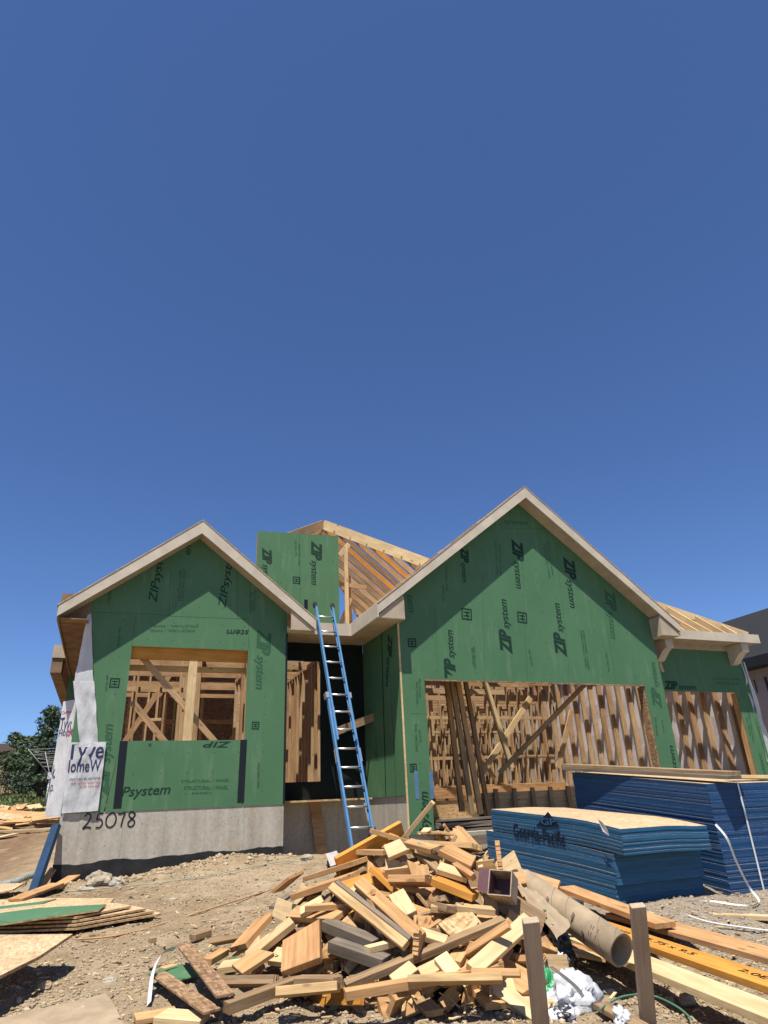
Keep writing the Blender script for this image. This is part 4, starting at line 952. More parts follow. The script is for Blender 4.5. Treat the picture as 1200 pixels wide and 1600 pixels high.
# ------------------------------------------------------------------ scrap heap
random.seed(21)
USED = {}
def scrap(a, c, wd, th, mat, label, lift=.02, roll=0, cat='offcut', lean=None, skew=0, name='timber_offcut', group=None, rag=0):
    pa, pc = hit(*a), hit(*c)
    if pa.dot(FWD) > 7.2: pa = atD(*a, 5.75)
    if pc.dot(FWD) > 7.2: pc = atD(*c, 5.75)
    nv = nrm((pa.x+pc.x)/2, (pa.y+pc.y)/2)
    l0, l1 = lift if isinstance(lift, tuple) else (lift, lift)
    pa = pa+nv*l0; pc = pc+nv*l1
    return lumber(pa, pc, wd, th, mat, label, cat, group, side=nv, roll=roll, bev=.003, skew=skew, name=name, rag=rag)
H = [
 ((500, 1385), (578, 1362), .26, .04, FIR, 'broad tan board offcut below the orange one at the heap left shoulder', (.10, .10), -.3, 'offcut'),
 ((478, 1418), (560, 1392), .22, .045, FIR, 'smooth fir board offcut second below the orange piece', (.12, .12), -.35, 'offcut'),
 ((543, 1415), (592, 1400), .10, .045, LVL, 'short orange block left of the centre of the heap', .14, .3, 'offcut'),
 ((616, 1408), (676, 1408), .17, .05, FIR, 'squarish tan block turned face on near the top middle of the heap', .17, -.9, 'offcut'),
 ((678, 1398), (742, 1424), .15, .05, LVL, 'orange laminated offcut right of the squarish tan block', .12, -.5, 'offcut'),
 ((674, 1437), (722, 1441), .09, .04, SPF, 'pale stud end under the orange offcut, left of two', .10, -.5, 'offcut'),
 ((709, 1440), (767, 1446), .09, .04, SPF, 'pale stud end under the orange offcut, right of two', .12, -.5, 'offcut'),
 ((487, 1545), (487, 1488), .27, .05, FIR, 'square tan fir block standing face on at the left of the heap', .17, .1, 'offcut'),
 ((383, 1500), (430, 1446), .17, .04, FIR, 'wide pale board offcut at the left edge of the heap', .10, .2, 'offcut'),
 ((400, 1520), (470, 1462), .13, .045, SPF, 'long thick pale offcut beside the wide board at the heap left edge', .12, 0, 'offcut'),
 ((517, 1462), (596, 1496), .10, .07, GREYW, 'grey weathered beam end in the middle of the heap, upper of two', .10, -.5, 'beam'),
 ((527, 1500), (612, 1530), .10, .07, GREYW, 'grey weathered beam end in the middle of the heap, lower of two', .13, -.5, 'beam'),
 ((530, 1422), (648, 1520), .06, .04, SPF, 'long streaky brown strip of lumber crossing the heap middle, leftmost', .21, .2, 'strip'),
 ((540, 1418), (656, 1513), .03, .045, GREYW, 'long grey strip of lumber lying along the streaky brown one', .22, .2, 'strip'),
 ((570, 1415), (668, 1508), .09, .04, SPF, 'long stud running down the heap right of the streaky strips', .21, 0, 'stud'),
 ((560, 1418), (612, 1482), .09, .04, PALE, 'split pale stud piece between the streaky strips and the long stud', .16, 0, 'stud'),
 ((545, 1578), (790, 1474), .075, .045, OLD, 'long brown stud lying diagonally across the lower front of the heap', .19, -.4, 'stud'),
 ((545, 1603), (800, 1556), .08, .045, FIR, 'long brown stud along the bottom edge of the heap', .2, -.4, 'stud'),
 ((328, 1568), (452, 1566), .10, .05, OLD, 'flat brown stud lying level at the lower left of the heap', .12, -.5, 'stud'),
 ((475, 1570), (548, 1571), .10, .06, OLD, 'short brown stud end level with the lower left stud', .16, -.5, 'stud'),
 ((352, 1606), (480, 1556), .085, .06, OLD, 'thick splintered post piece at the bottom left of the heap', .10, 0, 'post piece'),
 ((246, 1548), (330, 1612), .11, .018, OSBD, 'long strip of reddish strand board at the lower left corner of the heap', .10, 0, 'strip'),
 ((285, 1513), (350, 1605), .11, .018, OSBD, 'second strip of reddish strand board, right of the corner strip', .16, 0, 'strip'),
 ((727, 1562), (816, 1478), .10, .045, PALE, 'pale stud leaning up beside the left stake', .22, 0, 'stud'),
 ((625, 1426), (646, 1462), .12, .04, PALE, 'pale stubby board end below the squarish tan block', .16, 0, 'offcut'),
 ((612, 1362), (640, 1350), .13, .04, PALE, 'small bright block near the very top of the heap', .16, .3, 'offcut'),
 ((563, 1352), (614, 1354), .09, .04, SPF, 'pale stud end left of the small bright top block', .12, -.5, 'offcut'),
 ((690, 1348), (736, 1372), .20, .045, FIR, 'large fir offcut at the right shoulder of the heap', .12, -.2, 'offcut'),
 ((640, 1338), (684, 1350), .12, .04, SPF, 'tapered board end at the top right of the heap', .12, -.3, 'offcut'),
 ((745, 1408), (790, 1416), .09, .04, SPF, 'stud end just left of the carton', .10, -.5, 'offcut'),
 ((684, 1378), (728, 1392), .12, .04, PALE, 'pale angled board end above the orange right offcut', .12, -.2, 'offcut'),
 ((640, 1600), (790, 1598), .09, .04, SPF, 'long pale stud along the very bottom right of the heap', .22, -.5, 'stud'),
 ((738, 1590), (815, 1592), .09, .04, FIR, 'reddish stud end at the bottom right before the left stake', .24, -.5, 'stud'),
 ((321, 1528), (350, 1510), .09, .045, FIR, 'small reddish block at the heap left foot', .10, 0, 'offcut'),
 ((347, 1536), (388, 1530), .14, .04, PALE, 'pale broken board end at the heap left foot', .10, 0, 'offcut'),
 ((380, 1552), (424, 1522), .18, .03, FIR, 'tan board triangle left of the square face-on block', .15, .1, 'offcut'),
 ((332, 1485), (394, 1474), .10, .04, OLD, 'shaded stud end poking out at the heap left side', .06, -.4, 'offcut'),
 ((483, 1452), (518, 1432), .09, .04, PALE, 'small pale stud end right of the wide left boards', .14, .1, 'offcut'),
 ((470, 1440), (545, 1445), .2, .04, FIR, 'broad reddish board end above the grey beams', .09, -.2, 'offcut'),
 ((700, 1485), (742, 1455), .22, .018, OSB, 'torn piece of strand board at the right of the heap', .12, 0, 'offcut'),
 ((655, 1480), (700, 1495), .09, .04, PALE, 'pale stud end right of the crossing long stud', .12, -.3, 'offcut'),
 ((660, 1555), (690, 1540), .09, .04, PALE, 'pale stud end under the diagonal brown stud', .16, -.1, 'offcut'),
 ((690, 1530), (712, 1560), .10, .04, PALE, 'short pale stud end pointing at the bottom right stud', .18, 0, 'offcut'),
 ((620, 1565), (652, 1540), .09, .04, PALE, 'pale end poking from under the diagonal stud at the heap front', .15, 0, 'offcut'),
 ((430, 1600), (530, 1590), .10, .05, SPF, 'pale stud piece at the bottom middle of the heap', .16, -.4, 'offcut'),
 ((250, 1600), (320, 1606), .16, .04, PALE, 'pale flat board at the bottom left corner of the heap', .04, 0, 'offcut'),
 ((210, 1602), (275, 1590), .14, .03, FIR, 'flat piece of tan board farthest to the left at the heap foot', .03, 0, 'offcut'),
 ((440, 1405), (470, 1380), .2, .03, FIR, 'tan board lying against the upper left slope of the heap', .08, 0, 'offcut'),
 ((425, 1436), (452, 1415), .07, .03, GREYW, 'dark-ended grey strip on the upper left slope of the heap', .10, 0, 'offcut'),
]
lumber(atD(528, 1358, 5.45), atD(630, 1300, 5.75), .20, .05, LVL, 'orange laminated offcut sticking up at the top left of the heap', 'offcut', name='timber_offcut', side=Vector((.12, -.9, -.25)))
for a, c, wd, th, m_, lb, lift, roll, cat in H: scrap(a, c, wd, th, m_, lb, lift, roll, cat, skew=random.uniform(-.3, .3) if cat == 'offcut' else 0, rag=(.06 if m_ in (OLD, FIR) and random.random() < .45 and wd < .2 else 0))
kinds = [(SPF, 'pale'), (PALE, 'very pale'), (FIR, 'reddish'), (OLD, 'brown'), (LVL, 'orange')]
n = 0
for i in range(1600):
    if n >= 245: break
    px = random.uniform(230, 850); py = random.uniform(1302, 1650)
    p = hit(px, py); h = heap(p.x, p.y)
    if h < .05 or p.dot(FWD) > 7.2: continue
    if random.random() > .35+h: continue
    nv = nrm(p.x, p.y); nv = (nv+Vector((random.gauss(0, .38), random.gauss(0, .38), random.gauss(0, .22)))).normalized()
    tdir = Vector((random.gauss(0, 1), random.gauss(0, 1), random.gauss(0, .55))); tdir = (tdir-nv*tdir.dot(nv)).normalized()
    L = random.choice((.09, .12, .15, .18, .22, .26, .32, .42, .6)); k_ = random.choices((0, 1, 2, 3, 4), (5, 2.2, 6, 4, .4))[0]
    wd = random.choice((.089, .089, .089, .14, .14, .184, .235)); wd = min(wd, L*1.1+.03)
    roll = random.choice((0, 0, 0, pi/2, .5, -.6)); up_ = random.uniform(-.03, .05)
    q0 = p+nv*up_-tdir*L/2; q1 = p+nv*up_+tdir*L/2
    m_, cn = kinds[k_]; g_l = {0: 'pale', 1: 'very pale', 2: 'reddish', 3: 'brown', 4: 'orange'}[k_]
    big = 'board' if wd > .12 else 'stud'
    if random.random() < .28 and wd < .1: wd = random.choice((.038, .05)); q1 = q0+tdir*(L+random.uniform(.15, .45))
    lumber(q0, q1, wd, random.choice((.038, .038, .038, .02)), m_, 'loose %s %s offcut jumbled among many alike in the scrap heap' % (g_l, big), 'offcut', 'loose offcuts jumbled in the scrap heap', name='timber_offcut', side=nv, roll=roll, bev=.0025, skew=random.choice((0, 0, .3, -.4, .7)), rag=random.choice((0, 0, 0, .03, .07)) if k_ != 4 else 0)
    n += 1
# splinters: uncountable
b = MB()
for i in range(500):
    p = hit(random.uniform(220, 860), random.uniform(1320, 1640))
    if heap(p.x, p.y) < .02: continue
    d_ = Vector((random.gauss(0, 1), random.gauss(0, 1), random.gauss(0, .4))).normalized(); L = random.uniform(.03, .14)
    b.box((0, -.006, -.003), (L, .006, .003), 0, frame(p+Vector((0, 0, random.uniform(0, .08))), p+d_*L+Vector((0, 0, .03)), (0, 0, 1)))
for i in range(420):
    p = hit(random.uniform(-10, 1210), 1375+230*random.random()**1.2, G0, 2.5, 14)
    if p.y > 11.4: continue
    d_ = Vector((random.gauss(0, 1), random.gauss(0, 1), random.gauss(0, .12))).normalized(); L = random.uniform(.02, .10); w_ = random.uniform(.003, .012)
    b.box((0, -w_, -.003), (L, w_, .003), 0, frame(p+Vector((0, 0, .03)), p+d_*L+Vector((0, 0, .03)), (0, 0, 1)))
tag(b.build('wood_splinters', PALE), 'thin wood splinters and chips scattered over the scrap heap and the dirt', 'splinters', kind='stuff')
# sheathing scraps in the heap
GRN = ZIPM
for a, c, wd, lb in (((245, 1545), (300, 1530), .34, 'scrap of green sheathing under the strand board strips at the heap left foot'), ((350, 1525), (378, 1512), .2, 'small scrap of green sheathing half buried at the heap left side')):
    scrap(a, c, wd, .012, GRN, lb, .06, 0, 'sheathing scrap', name='sheathing_scrap')
lumber(atD(738, 1424, 5.1), atD(858, 1432, 4.9), .24, .014, GRN, 'scrap of green sheathing jutting out right of the heap behind the left stake', 'sheathing scrap', name='sheathing_scrap', side=Vector((0, -.55, -.8)))
lumber(atD(790, 1470, 5.0), atD(826, 1488, 4.9), .25, .014, OSB, 'piece of strand board behind the left stake', 'offcut', name='strand_board_offcut', side=Vector((-.3, -.6, .7)))
# crumpled plastic
def crumple(name, c, r, mat, label, cat, seed, amp=.45, sub=4, fl=.7):
    bm = bmesh.new(); bmesh.ops.create_icosphere(bm, subdivisions=sub, radius=1)
    for v in bm.verts:
        q_ = v.co.copy(); n1 = noise.noise(q_*1.5+Vector((seed, 0, 0))); n2_ = abs(noise.noise(q_*3.3+Vector((0, seed, 0)))); n3 = abs(noise.noise(q_*8+Vector((0, 0, seed))))
        k = 1+amp*n1-amp*1.5*n2_-amp*.45*n3; v.co = Vector((q_.x*k*r[0], q_.y*k*r[1], q_.z*k*r[2]))
    me = bpy.data.meshes.new(name); bm.to_mesh(me); bm.free(); me.materials.append(mat); me.polygons.foreach_set('use_smooth', [True]*len(me.polygons))
    return tag(link(bpy.data.objects.new(name, me), None, Matrix.Translation(Vector(c))), label, cat)
BAG = plain('black_plastic', (.012, .012, .014), .22, .5, bmp=.3); WPL = plain('white_plastic', (.62, .63, .64), .4, .4, var=.2, scale=12, bmp=.4)
GPL = plain('green_plastic', (.05, .35, .14), .4, .4)
def wplm():
    m, nt, b = newmat('printed_plastic', .4, .4); n = nz(nt, coord(nt), 8, 3)
    c = ramp(nt, n, [(.40, (.62, .63, .64)), (.44, (.62, .63, .64)), (.46, (.03, .03, .035)), (.53, (.03, .03, .035)), (.55, (.6, .61, .62))]); nt.links.new(c, b.inputs['Base Color']); bump(nt, b, n, .4, .02); return m
WPR = wplm()
crumple('plastic_bag', atD(866, 1480, 4.75), (.16, .15, .19), BAG, 'crumpled black plastic bag between the stake and the tube', 'plastic bag', 3)
crumple('plastic_sheet', atD(802, 1536, 4.3), (.18, .15, .13), WPR, 'crumpled white and black wrapping just left of the left stake', 'plastic wrap', 5)
crumple('plastic_sheet', atD(893, 1562, 4.1), (.19, .16, .16), WPL, 'crumpled white plastic sack right of the left stake', 'plastic sack', 8, .4)
crumple('plastic_sheet', atD(872, 1530, 4.5), (.15, .13, .19), WPR, 'patterned plastic wrapping wedged behind the white sack', 'plastic wrap', 12)
crumple('plastic_sheet', atD(856, 1542, 4.2), (.07, .06, .12), GPL, 'green plastic wrapping showing right beside the left stake', 'plastic wrap', 14)
crumple('plastic_sheet', atD(824, 1540, 4.35), (.05, .06, .09), GPL, 'green plastic wrapping showing left of the left stake', 'plastic wrap', 24)
crumple('plastic_sheet', atD(878, 1592, 3.9), (.12, .1, .08), WPR, 'patterned plastic wrapping at the bottom edge right of the left stake', 'plastic wrap', 17)
crumple('plastic_sheet', atD(972, 1592, 3.7), (.06, .05, .06), WPL, 'small crumpled white plastic piece at the foot of the right stake', 'plastic scrap', 19)
crumple('plastic_sheet', atD(520, 1348, 5.9), (.06, .06, .08), BAG, 'black plastic scrap on the upper left shoulder of the heap', 'plastic scrap', 29)
tag(sheet('paper_sheet', (atD(509, 1334, 5.8), atD(526, 1329, 5.8), atD(533, 1348, 5.75), atD(516, 1354, 5.75)), 4, 4, .01, [WHITEP], None, 4), 'white paper slip lying on the black plastic atop the heap left shoulder', 'paper')
def g3(px, py, dz=.02): p = hit(px, py, G0, 2.6); return p+Vector((0, 0, dz))
L_ = lambda a, c, wd, th, m_, lb, cat='offcut', dz=.03, name='timber_offcut', **k: lumber(g3(*a, dz), g3(*c, dz), wd, th, m_, lb, cat, name=name, side=k.pop('side', (0, 0, 1)), **k)
L_((884, 1508), (948, 1522), .16, .03, SPF, 'flat tan board end lying on the dirt under the cardboard tube', dz=.10)
L_((895, 1492), (960, 1515), .10, .03, FIR, 'curved brown board piece lying close under the cardboard tube', dz=.06)
L_((300, 1470), (326, 1462), .09, .05, OLD, 'small brown block alone on the dirt left of the heap', dz=.025)
L_((233, 1474), (243, 1472), .05, .04, OLD, 'tiny dark block on the dirt near the sheet stack', dz=.02)
L_((253, 1524), (273, 1518), .08, .04, SPF, 'small block on the dirt just left of the heap foot', dz=.03)
L_((940, 1580), (1010, 1620), .10, .03, OLD, 'brown strip of wood on the dirt between the two stakes', dz=.03)
# ribbons and strings on the ground
def string(name, pxs, r, mat, label, cat, dz=.03, fn=G0):
    pts = [hit(x, y, fn, 2.6)+Vector((0, 0, dz)) for x, y in pxs]; pts = [Vector(p) for p in smooth([tuple(p) for p in pts], 5)]
    b = MB(); b.tube(pts, r, 5); return tag(b.build(name, mat), label, cat)
GSTR = plain('green_cord', (.08, .22, .14), .6)
string('cord', [(100, 1397), (160, 1392), (240, 1384), (330, 1371), (400, 1357), (440, 1350), (480, 1350)], .006, plain('pale_cord', (.32, .38, .28), .7), 'thin pale green cord trailing across the dirt below the concrete wall', 'cord')
string('wood_strip', [(118, 1474), (180, 1468), (250, 1450), (350, 1418), (455, 1384)], .008, FIR, 'thin wooden strip lying on the dirt from the sheet stack towards the heap', 'strip')
string('hose', [(940, 1597), (975, 1575), (1020, 1572), (1060, 1590), (1085, 1612)], .007, GSTR, 'dark green strap arching over the dirt behind the right stake', 'strap', .06)
string('cord', [(1075, 1436), (1110, 1447), (1160, 1455), (1215, 1462)], .008, WHITEP, 'white strap lying on the gravel behind the broad brown plank', 'strap')
b = MB(); pts = [g3(*p, dz) for p, dz in (((232, 1577), .03), ((236, 1556), .14), ((250, 1540), .2), ((270, 1532), .2))]; b.ribbon([Vector(p) for p in smooth([tuple(p) for p in pts], 5)], Vector((.5, -.3, .6)).normalized()*.02); tag(b.build('strap', WHITEP), 'white strap curling out of the left foot of the heap', 'strap')
b = MB(); pts = [atD(*p, 4.9) for p in ((388, 1505), (383, 1515), (385, 1527), (394, 1536))]; b.ribbon([Vector(p) for p in smooth([tuple(p) for p in pts], 4)], Vector((.8, -.3, 0)).normalized()*.02); tag(b.build('strap', WHITEP), 'short white strap hanging below the wide board at the heap left edge', 'strap')
b = MB(); pts = [atD(*p, 4.0) for p in ((860, 1510), (880, 1525), (905, 1548), (922, 1580), (930, 1605))]; b.ribbon([Vector(p) for p in smooth([tuple(p) for p in pts], 4)], Vector((.7, -.5, .3)).normalized()*.012); tag(b.build('strap', WHITEP), 'white strap running over the crumpled plastic sack', 'strap')

# ------------------------------------------------------------------ sheets lying at the left
def flat(corners, h, th, mats, label, name='strand_board_sheet', cat='sheet', back=1):
    """corner pixels traced on a level h above the dirt"""
    P_ = [hit(x, y, lambda a_, b_: G0(a_, b_)+h, 2.2) for x, y in corners]; b = MB()
    c = sum(P_, Vector())/len(P_); nv = Vector((0, 0, 0))
    for k in range(len(P_)): nv += (P_[k]-c).cross(P_[(k+1) % len(P_)]-c)
    nv.normalize()
    if nv.z < 0: nv = -nv
    P_ = [p-nv*(p-c).dot(nv)-c for p in P_]; b.prism(P_, nv*th, back, back)
    b.m[0] = back; b.m[1] = 0
    return tag(b.build(name, mats, None, Matrix.Translation(c)), label, cat)
flat([(-60, 1608), (165, 1556), (178, 1572), (200, 1620), (-60, 1680)], .03, .012, [CARD, CARD], 'brown cardboard sheet at the bottom left corner', 'cardboard_sheet', 'cardboard')
flat([(-60, 1466), (113, 1464), (60, 1500), (-60, 1560)], .22, .022, [OSBS, OSB], 'single strand board sheet raised off the dirt at the left edge')
flat([(60, 1404), (178, 1407), (168, 1420), (-40, 1436), (-40, 1412)], .06, .02, [OSBS, OSB], 'rear strand board sheet of the flat pile at the left edge')
for i, (x1, lb) in enumerate(((252, 'lowest'), (241, 'second lowest'), (228, 'third lowest'), (205, 'fourth lowest'))):
    flat([(-60, 1440-3*i), (120, 1418-3*i), (x1-46, 1417-2*i), (x1, 1431-4*i), (120, 1454-6*i), (20, 1457-6*i), (-60, 1458-6*i)], .06+.03*i, .018, [OSBS, OSB], '%s strand board sheet of the flat pile at the left edge' % lb)
flat([(-60, 1437), (60, 1421), (166, 1415), (155, 1424), (60, 1438), (-60, 1456)], .185, .014, [ZIPM, OSB], 'green faced sheet lying on top of the flat pile at the left edge')
flat([(-10, 1419), (60, 1411), (88, 1406), (60, 1415), (-10, 1428)], .13, .012, [ZIPM, OSB], 'narrow green strip behind the green faced sheet')
flat([(-40, 1384), (38, 1382), (20, 1392), (-40, 1406)], .10, .018, [OSBS, OSB], 'strand board scrap on the grass at the left edge')
lumber(hit(22, 1418)+Vector((0, 0, .08)), hit(88, 1392)+Vector((0, 0, .08)), .22, .03, FIR, 'reddish board lying below the leaning blue piece', 'board', side=(0, 0, 1)); lumber(hit(84, 1396)+Vector((0, 0, .06)), hit(118, 1379)+Vector((0, 0, .1)), .16, .03, FIR, 'short reddish board end beside the corner of the concrete wall', 'board', side=(0, 0, 1))
A, B = atY(88, 1290, 11.62), atY(50, 1400, 10.9)
lumber(B, A, .12, .07, BLUE3, 'dark blue painted bundle edge leaning on the concrete corner', 'leaning bundle', name='leaning_bundle', side=(-.5, -.8, .3))
A, B = atY(83, 1358, 11.5), atY(52, 1402, 11.0)
lumber(B, A, .09, .03, FIR, 'narrow brown board leaning beside the blue piece', 'board', side=(0, -1, .2))
string('hose', [(-20, 1393), (20, 1383), (45, 1373), (62, 1366)], .06, plain('grey_fabric', (.25, .27, .27), .8), 'grey silt sock lying in the grass at the left edge', 'silt sock', .03)
# stones one can point at
def rock(px, py, r, col, label, seed, sub=2):
    p = hit(px, py, G0, 2.6); bm = bmesh.new(); bmesh.ops.create_icosphere(bm, subdivisions=sub+1, radius=1)
    for v in bm.verts:
        k = 1+.35*noise.noise(v.co*1.3+Vector((seed, 0, 0)))+.18*noise.noise(v.co*3+Vector((0, seed, 0))); v.co = Vector((v.co.x*k*r[0], v.co.y*k*r[1], v.co.z*k*r[2]))
    me = bpy.data.meshes.new('stone'); bm.to_mesh(me); bm.free(); me.materials.append(col)
    return tag(link(bpy.data.objects.new('stone', me), None, Matrix.Translation(p+Vector((0, 0, r[2]*.5)))), label, 'stone')
PAL = plain('pale_stone', (.42, .37, .30), .9, .2, 0, .2, 14, .4); BRN = plain('brown_stone', (.36, .27, .17), .9, .2, 0, .3, 12, .4)
rock(152, 1383, (.17, .12, .11), STONE, 'largest tan stone at the foot of the concrete wall', 1); rock(182, 1384, (.09, .08, .07), PAL, 'pale stone right of the largest tan stone', 2); rock(134, 1392, (.12, .04, .03), PAL, 'flat pale sliver left of the largest tan stone', 3)
rock(1074, 1568, (.06, .05, .04), PAL, 'pale grey stone right of the right stake', 5); rock(1047, 1567, (.033, .03, .025), PAL, 'small whitish stone nearest the right stake', 6); rock(1080, 1603, (.05, .04, .03), BRN, 'tan stone at the bottom edge right of the right stake', 7)
rock(66, 1546, (.06, .05, .04), BRN, 'round brown stone on the dirt below the raised sheet', 9); rock(268, 1407, (.07, .03, .02), PAL, 'flat pale stone in the middle of the dirt', 10); rock(242, 1511, (.05, .04, .03), BRN, 'brown stone left of the heap foot', 11)
rock(20, 1462, (.13, .08, .045), plain('grey_rubble', (.34, .31, .27), .9), 'heap of grey rubble poking out from under the flat pile', 12); rock(170, 1536, (.05, .035, .025), PAL, 'pale stone on the dirt halfway to the heap foot', 13); rock(952, 1552, (.04, .03, .02), PAL, 'whitish stone on the dirt below the tube', 14); rock(178, 1506, (.05, .03, .02), BRN, 'long brown stone on the dirt between the raised sheet and the heap', 15)
rock(480, 1345, (.1, .07, .06), STONE, 'tan stone by the concrete left of the ladder foot', 16)
rock(210, 1395, (.04, .03, .025), PAL, 'small pale stone below the pale stone row', 31)

# ------------------------------------------------------------------ background left
b = MB(); random.seed(5)
for i in range(9000):
    if i < 5200: x = random.uniform(-6, -2.6); y = random.uniform(26, 45)
    else:
        x = random.uniform(-3.2, -.75); y = random.uniform(9.2, 12.5)
        if noise.noise(Vector((x*1.6, y*1.2, 0))) < .0 or x > -.9-.0*(y): continue
        if y < 10 and random.random() < .5: continue
    if i < 5200: x = -y*.13+random.uniform(-2.5, 3.2)
    z = G(x, y)+rough(x, y); h = random.uniform(.03, .09) if i >= 5200 else random.uniform(.1, .25); wd = h*.12 if i >= 5200 else h*.5; a = random.uniform(0, 6.28)
    dx, dy = cos(a)*wd, sin(a)*wd; lx, ly = random.uniform(-.4, .4)*h, random.uniform(-.4, .4)*h
    b.poly([(x-dx, y-dy, z-.01), (x+dx, y+dy, z-.01), (x+lx, y+ly, z+h)])
tag(b.build('grass', GRASS), 'green grass tufts at the left of the lot and beyond', 'grass', kind='stuff')
# far scrap pile
for i in range(26):
    px = random.uniform(-10, 62); py = random.uniform(1270, 1296); p = hit(px, py, G0, 10, 60)
    a = random.uniform(0, 3.1); d_ = Vector((cos(a), sin(a)*.5, random.uniform(-.1, .12))).normalized(); L = random.uniform(.5, 1.3)
    lumber(p+Vector((0, 0, random.uniform(.05, .3))), p+d_*L+Vector((0, 0, random.uniform(.05, .3))), random.uniform(.15, .4), .03, random.choice((OSBS, PALE, FIR)), 'pale offcut in the small distant scrap pile on the dirt', 'offcut', 'offcuts in the distant scrap pile', name='timber_offcut', side=(random.uniform(-.3, .3), -.4, .8), bev=0)
lumber(hit(-20, 1303, G0)+Vector((0, 0, .06)), hit(93, 1298, G0)+Vector((0, 0, .06)), .14, .04, PALE, 'long pale stud on the dirt in front of the distant scrap pile', 'stud')
lumber(hit(-20, 1316, G0)+Vector((0, 0, .05)), hit(25, 1306, G0)+Vector((0, 0, .05)), .2, .03, PALE, 'pale board below the distant long stud at the left edge', 'board')
b = MB(); p = hit(30, 1253, G0, 10, 80); zz = G0(-5, p.y)
for i in range(20): b.box((-12+i, p.y, zz-.3), (-11.005+i, p.y+.25, zz+.16))
tag(b.build('kerb', plain('kerb_concrete', (.42, .38, .33), .9)), kind='structure')
def fence(x0, x1, y, h):
    r = thing('metal_fence', ((x0+x1)/2, y, G0(x0, y)), 'black metal picket fence on the far left beneath the trees', 'fence'); z = G0((x0+x1)/2, y)
    m_ = plain('black_metal', (.012, .012, .014), .5)
    b = MB(); b.box((x0, y-.02, z+.15), (x1, y+.02, z+.2)); b.box((x0, y-.02, z+h-.12), (x1, y+.02, z+h-.07)); b.build('rail', m_, r)
    b = MB(); x = x0
    while x < x1: b.box((x-.014, y-.045, z), (x+.014, y-.021, z+h)); x += .13
    b.build('picket', m_, r); b = MB(); x = x0
    while x < x1+.1: b.box((x-.035, y+.022, z), (x+.035, y+.09, z+h+.05)); x += 2.0
    b.build('post', m_, r)
fence(-9, -.5, 43, 1.1)
b = MB(); y = 50; z0 = G0(-6, 50); b.box((-16, y, z0), (-4.6, y+.3, z0+1.75)); b.box((-16, y-.05, z0+1.75), (-4.5, y+.35, z0+1.85)); tag(b.build('garden_wall', plain('tan_stucco', (.46, .33, .16), .9)), 'tan stucco garden wall behind the black fence', 'wall')
def bush_cloud(b, c, r, n, size, mi=0, zpow=1):
    for i in range(n):
        while True:
            q_ = Vector((random.uniform(-1, 1), random.uniform(-1, 1), random.uniform(-1, 1)))
            if .15 < q_.length < 1: break
        p = Vector((c[0]+q_.x*r[0], c[1]+q_.y*r[1], c[2]+q_.z*r[2])); s_ = size*random.uniform(.5, 1.3)
        a = Vector((random.gauss(0, 1), random.gauss(0, 1), random.gauss(0, .6))).normalized()*s_; c2 = Vector((random.gauss(0, 1), random.gauss(0, 1), random.gauss(0, 1))).normalized()*s_*.5
        b.poly([p-a, p-c2*.6, p+a, p+c2], mi)
def tree(px, ptop, pbase, D, wpx, label, mat, n=3500, lean=.0, conifer=True):
    base = atY(px, pbase, D); base.z = min(base.z, G0(base.x, D)+.2); base.z = G0(base.x, D); top = atY(px, ptop, D); h = top.z-base.z; rw = wpx/1100*D/2
    r = thing('conifer_tree' if conifer else 'leafy_tree', base, label, 'tree')
    b = MB(); b.tube([base+Vector((0, 0, h*t)) for t in (0, .3, .6, .92)], [.16, .12, .07, .02], 7); b.build('trunk', BARK, r)
    b = MB(); nb = 46
    for i in range(nb):
        t = (i+.5)/nb; zz = base.z+h*(.10+.86*t); prof = (1-t)**.75+.12 if conifer else sin(pi*min(1, .15+.85*t))**.6
        for k in range(3 if t < .7 else 2):
            a = random.uniform(0, 6.28); l = rw*prof*random.uniform(.45, 1.15); e = Vector((base.x+cos(a)*l, D+sin(a)*l, zz+l*random.uniform(.0, .35)))
            bush_cloud(b, tuple((Vector((base.x, D, zz))+e*2)/3 if random.random() < .3 else e), (rw*.26, rw*.26, h*.035+.05), int(n/nb/2.6), .10*D/40+.02)
            if random.random() < .5: bush_cloud(b, (base.x+cos(a)*l*.5, D+sin(a)*l*.5, zz), (rw*.3, rw*.3, h*.03+.05), int(n/nb/5), .10)
    b.build('crown', mat, r)
tree(62, 1102, 1242, 38, 72, 'tall dark conifer with an uneven crown left of the house', LEAF, 5000)
tree(96, 1150, 1245, 41, 70, 'lower dark tree half hidden by the house wrap', LEAF, 3500)
tree(30, 1150, 1235, 46, 70, 'mid-height tree left of the tall conifer', LEAF2, 3500, conifer=False)
tree(8, 1143, 1230, 66, 44, 'far pale green tree at the left edge behind the brown roof', LEAF2, 2500, conifer=False)
for i, (px, py, w_, D, lb) in enumerate(((38, 1215, 60, 47, 'round dark shrub behind the black fence, left'), (75, 1215, 50, 46.5, 'round dark shrub behind the black fence, right'), (8, 1203, 34, 52, 'dark shrub over the tan garden wall at the left edge'))):
    c = atY(px, py, D); b = MB(); bush_cloud(b, tuple(c), (w_/1100*D/2, .8, 1.1), 1500, .12); tag(b.build('shrub', LEAF2 if i else LEAF), lb, 'shrub')
# brown roofed house
c = atY(0, 1190, 60); r = thing('distant_house', c, 'distant house with a brown hip roof at the left edge', 'house')
b = MB(); z = c.z; b.prism([(c.x-9, 60, z), (c.x+2.2, 60, z), (c.x+.3, 60, z+1.3), (c.x-7, 60, z+1.3)], (0, 8, 0)); b.build('roof', plain('brown_shingle', (.16, .12, .095), .9, var=.3, scale=20), r)
b = MB(); b.box((c.x-8.5, 60.4, G0(c.x, 60)), (c.x+1.7, 67.6, z)); b.build('wall', plain('tan_siding', (.36, .28, .18), .9), r)
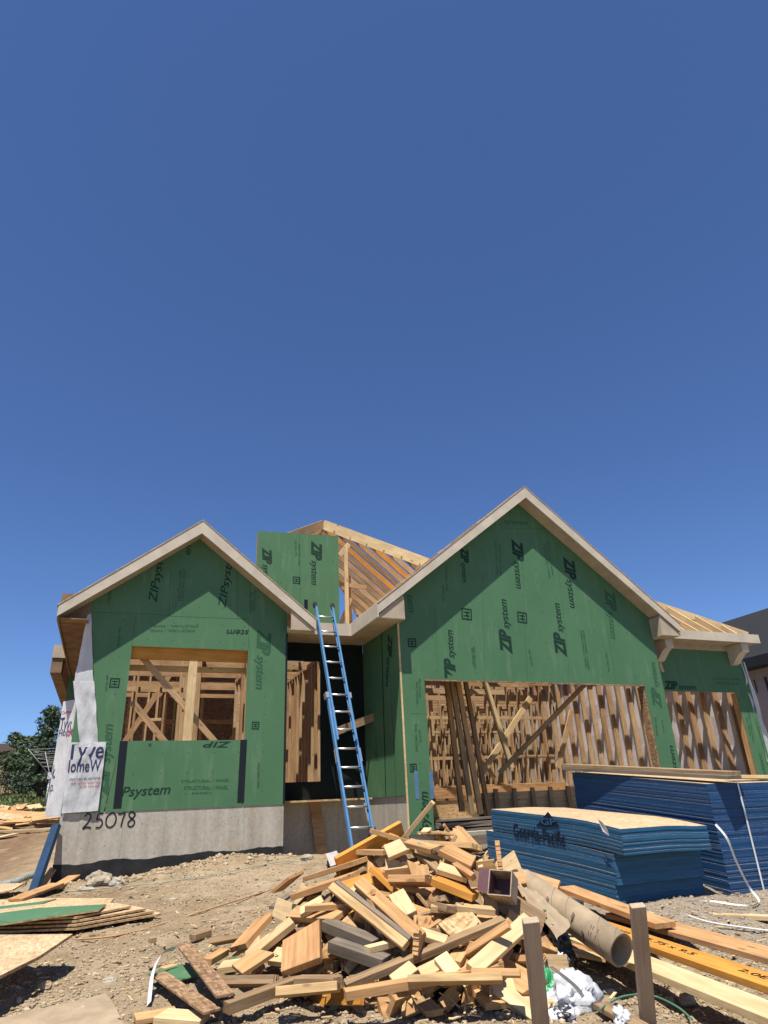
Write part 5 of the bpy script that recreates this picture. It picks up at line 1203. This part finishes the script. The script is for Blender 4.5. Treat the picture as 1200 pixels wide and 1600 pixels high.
# rotary clothes dryer frame
p = atY(78, 1212, 30); r = thing('clothes_dryer', (p.x, 30, G0(p.x, 30)), 'rotary clothes drying frame with netting on a white post', 'clothes dryer')
b = MB(); b.tube([(p.x, 30, G0(p.x, 30)), (p.x, 30, p.z+.05)], .03, 8); b.box((p.x-.08, 29.92, p.z-.12), (p.x+.08, 30.08, p.z+.12)); b.build('post', WHITEP, r)
m_ = plain('grey_wire', (.35, .35, .34), .5, .5)
for a in (.4, 1.97, 3.54, 5.11):
    b = MB(); e = (p.x+cos(a)*.95, 30+sin(a)*.95, p.z+.95); b.tube([(p.x, 30, p.z), e], .016, 6); b.build('arm', m_, r)
b = MB()
for k in (.35, .5, .65, .8, .98):
    pts = [(p.x+cos(a)*.95*k, 30+sin(a)*.95*k, p.z+.95*k) for a in (.4, 1.97, 3.54, 5.11, .4)]; b.tube(pts, .007, 4)
b.build('line', m_, r)
# ------------------------------------------------------------------ neighbour house right
e0_ = atX(1165, 1031, 17.5); nb_ = thing('neighbour_house', (19, 14, G0(19, 14)), 'finished house with dark shingle roof and pinkish stucco at the right edge', 'house')
ze = e0_.z; xr = 22.0; rz_ = atX(1200, 950, xr).z
SH = plain('dark_shingle', (.032, .032, .036), .9, .15, var=.5, scale=30)
b = MB(); b.prism([(17.5, 6, ze+.02), (xr, 6, rz_), (26.5, 6, ze+.02)], (0, 15, 0)); b.build('roof', SH, nb_)
b = MB(); b.box((17.42, 6.0, ze-.26), (17.5, 21, ze+.03)); b.box((17.5, 6.0, ze-.26), (18, 21, ze-.23)); b.build('fascia', plain('black_fascia', (.012, .012, .014), .6), nb_)
b = MB(); b.box((17.95, 6.2, -1.2), (26, 20.8, ze-.23)); b.build('wall', plain('pink_stucco', (.42, .34, .30), .9, var=.1, scale=8, bmp=.2), nb_)
GL = plain('dark_glass', (.02, .022, .025), .08, .6)
for (a0, c0) in (((1179, 1062), (1184, 1082)), ((1195, 1058), (1204, 1082)),):
    A, B = atX(*a0, 17.94), atX(*c0, 17.94); y0, y1 = sorted((A.y, B.y)); b = MB(); b.box((17.9, y0, B.z), (17.94, y1, A.z)); b.build('window', GL, nb_)
for y0 in (8.0, 9.8):
    b = MB(); b.box((17.9, y0, .5), (17.94, y0+.9, 1.9)); b.build('window', GL, nb_)
print('objects', len(bpy.data.objects))
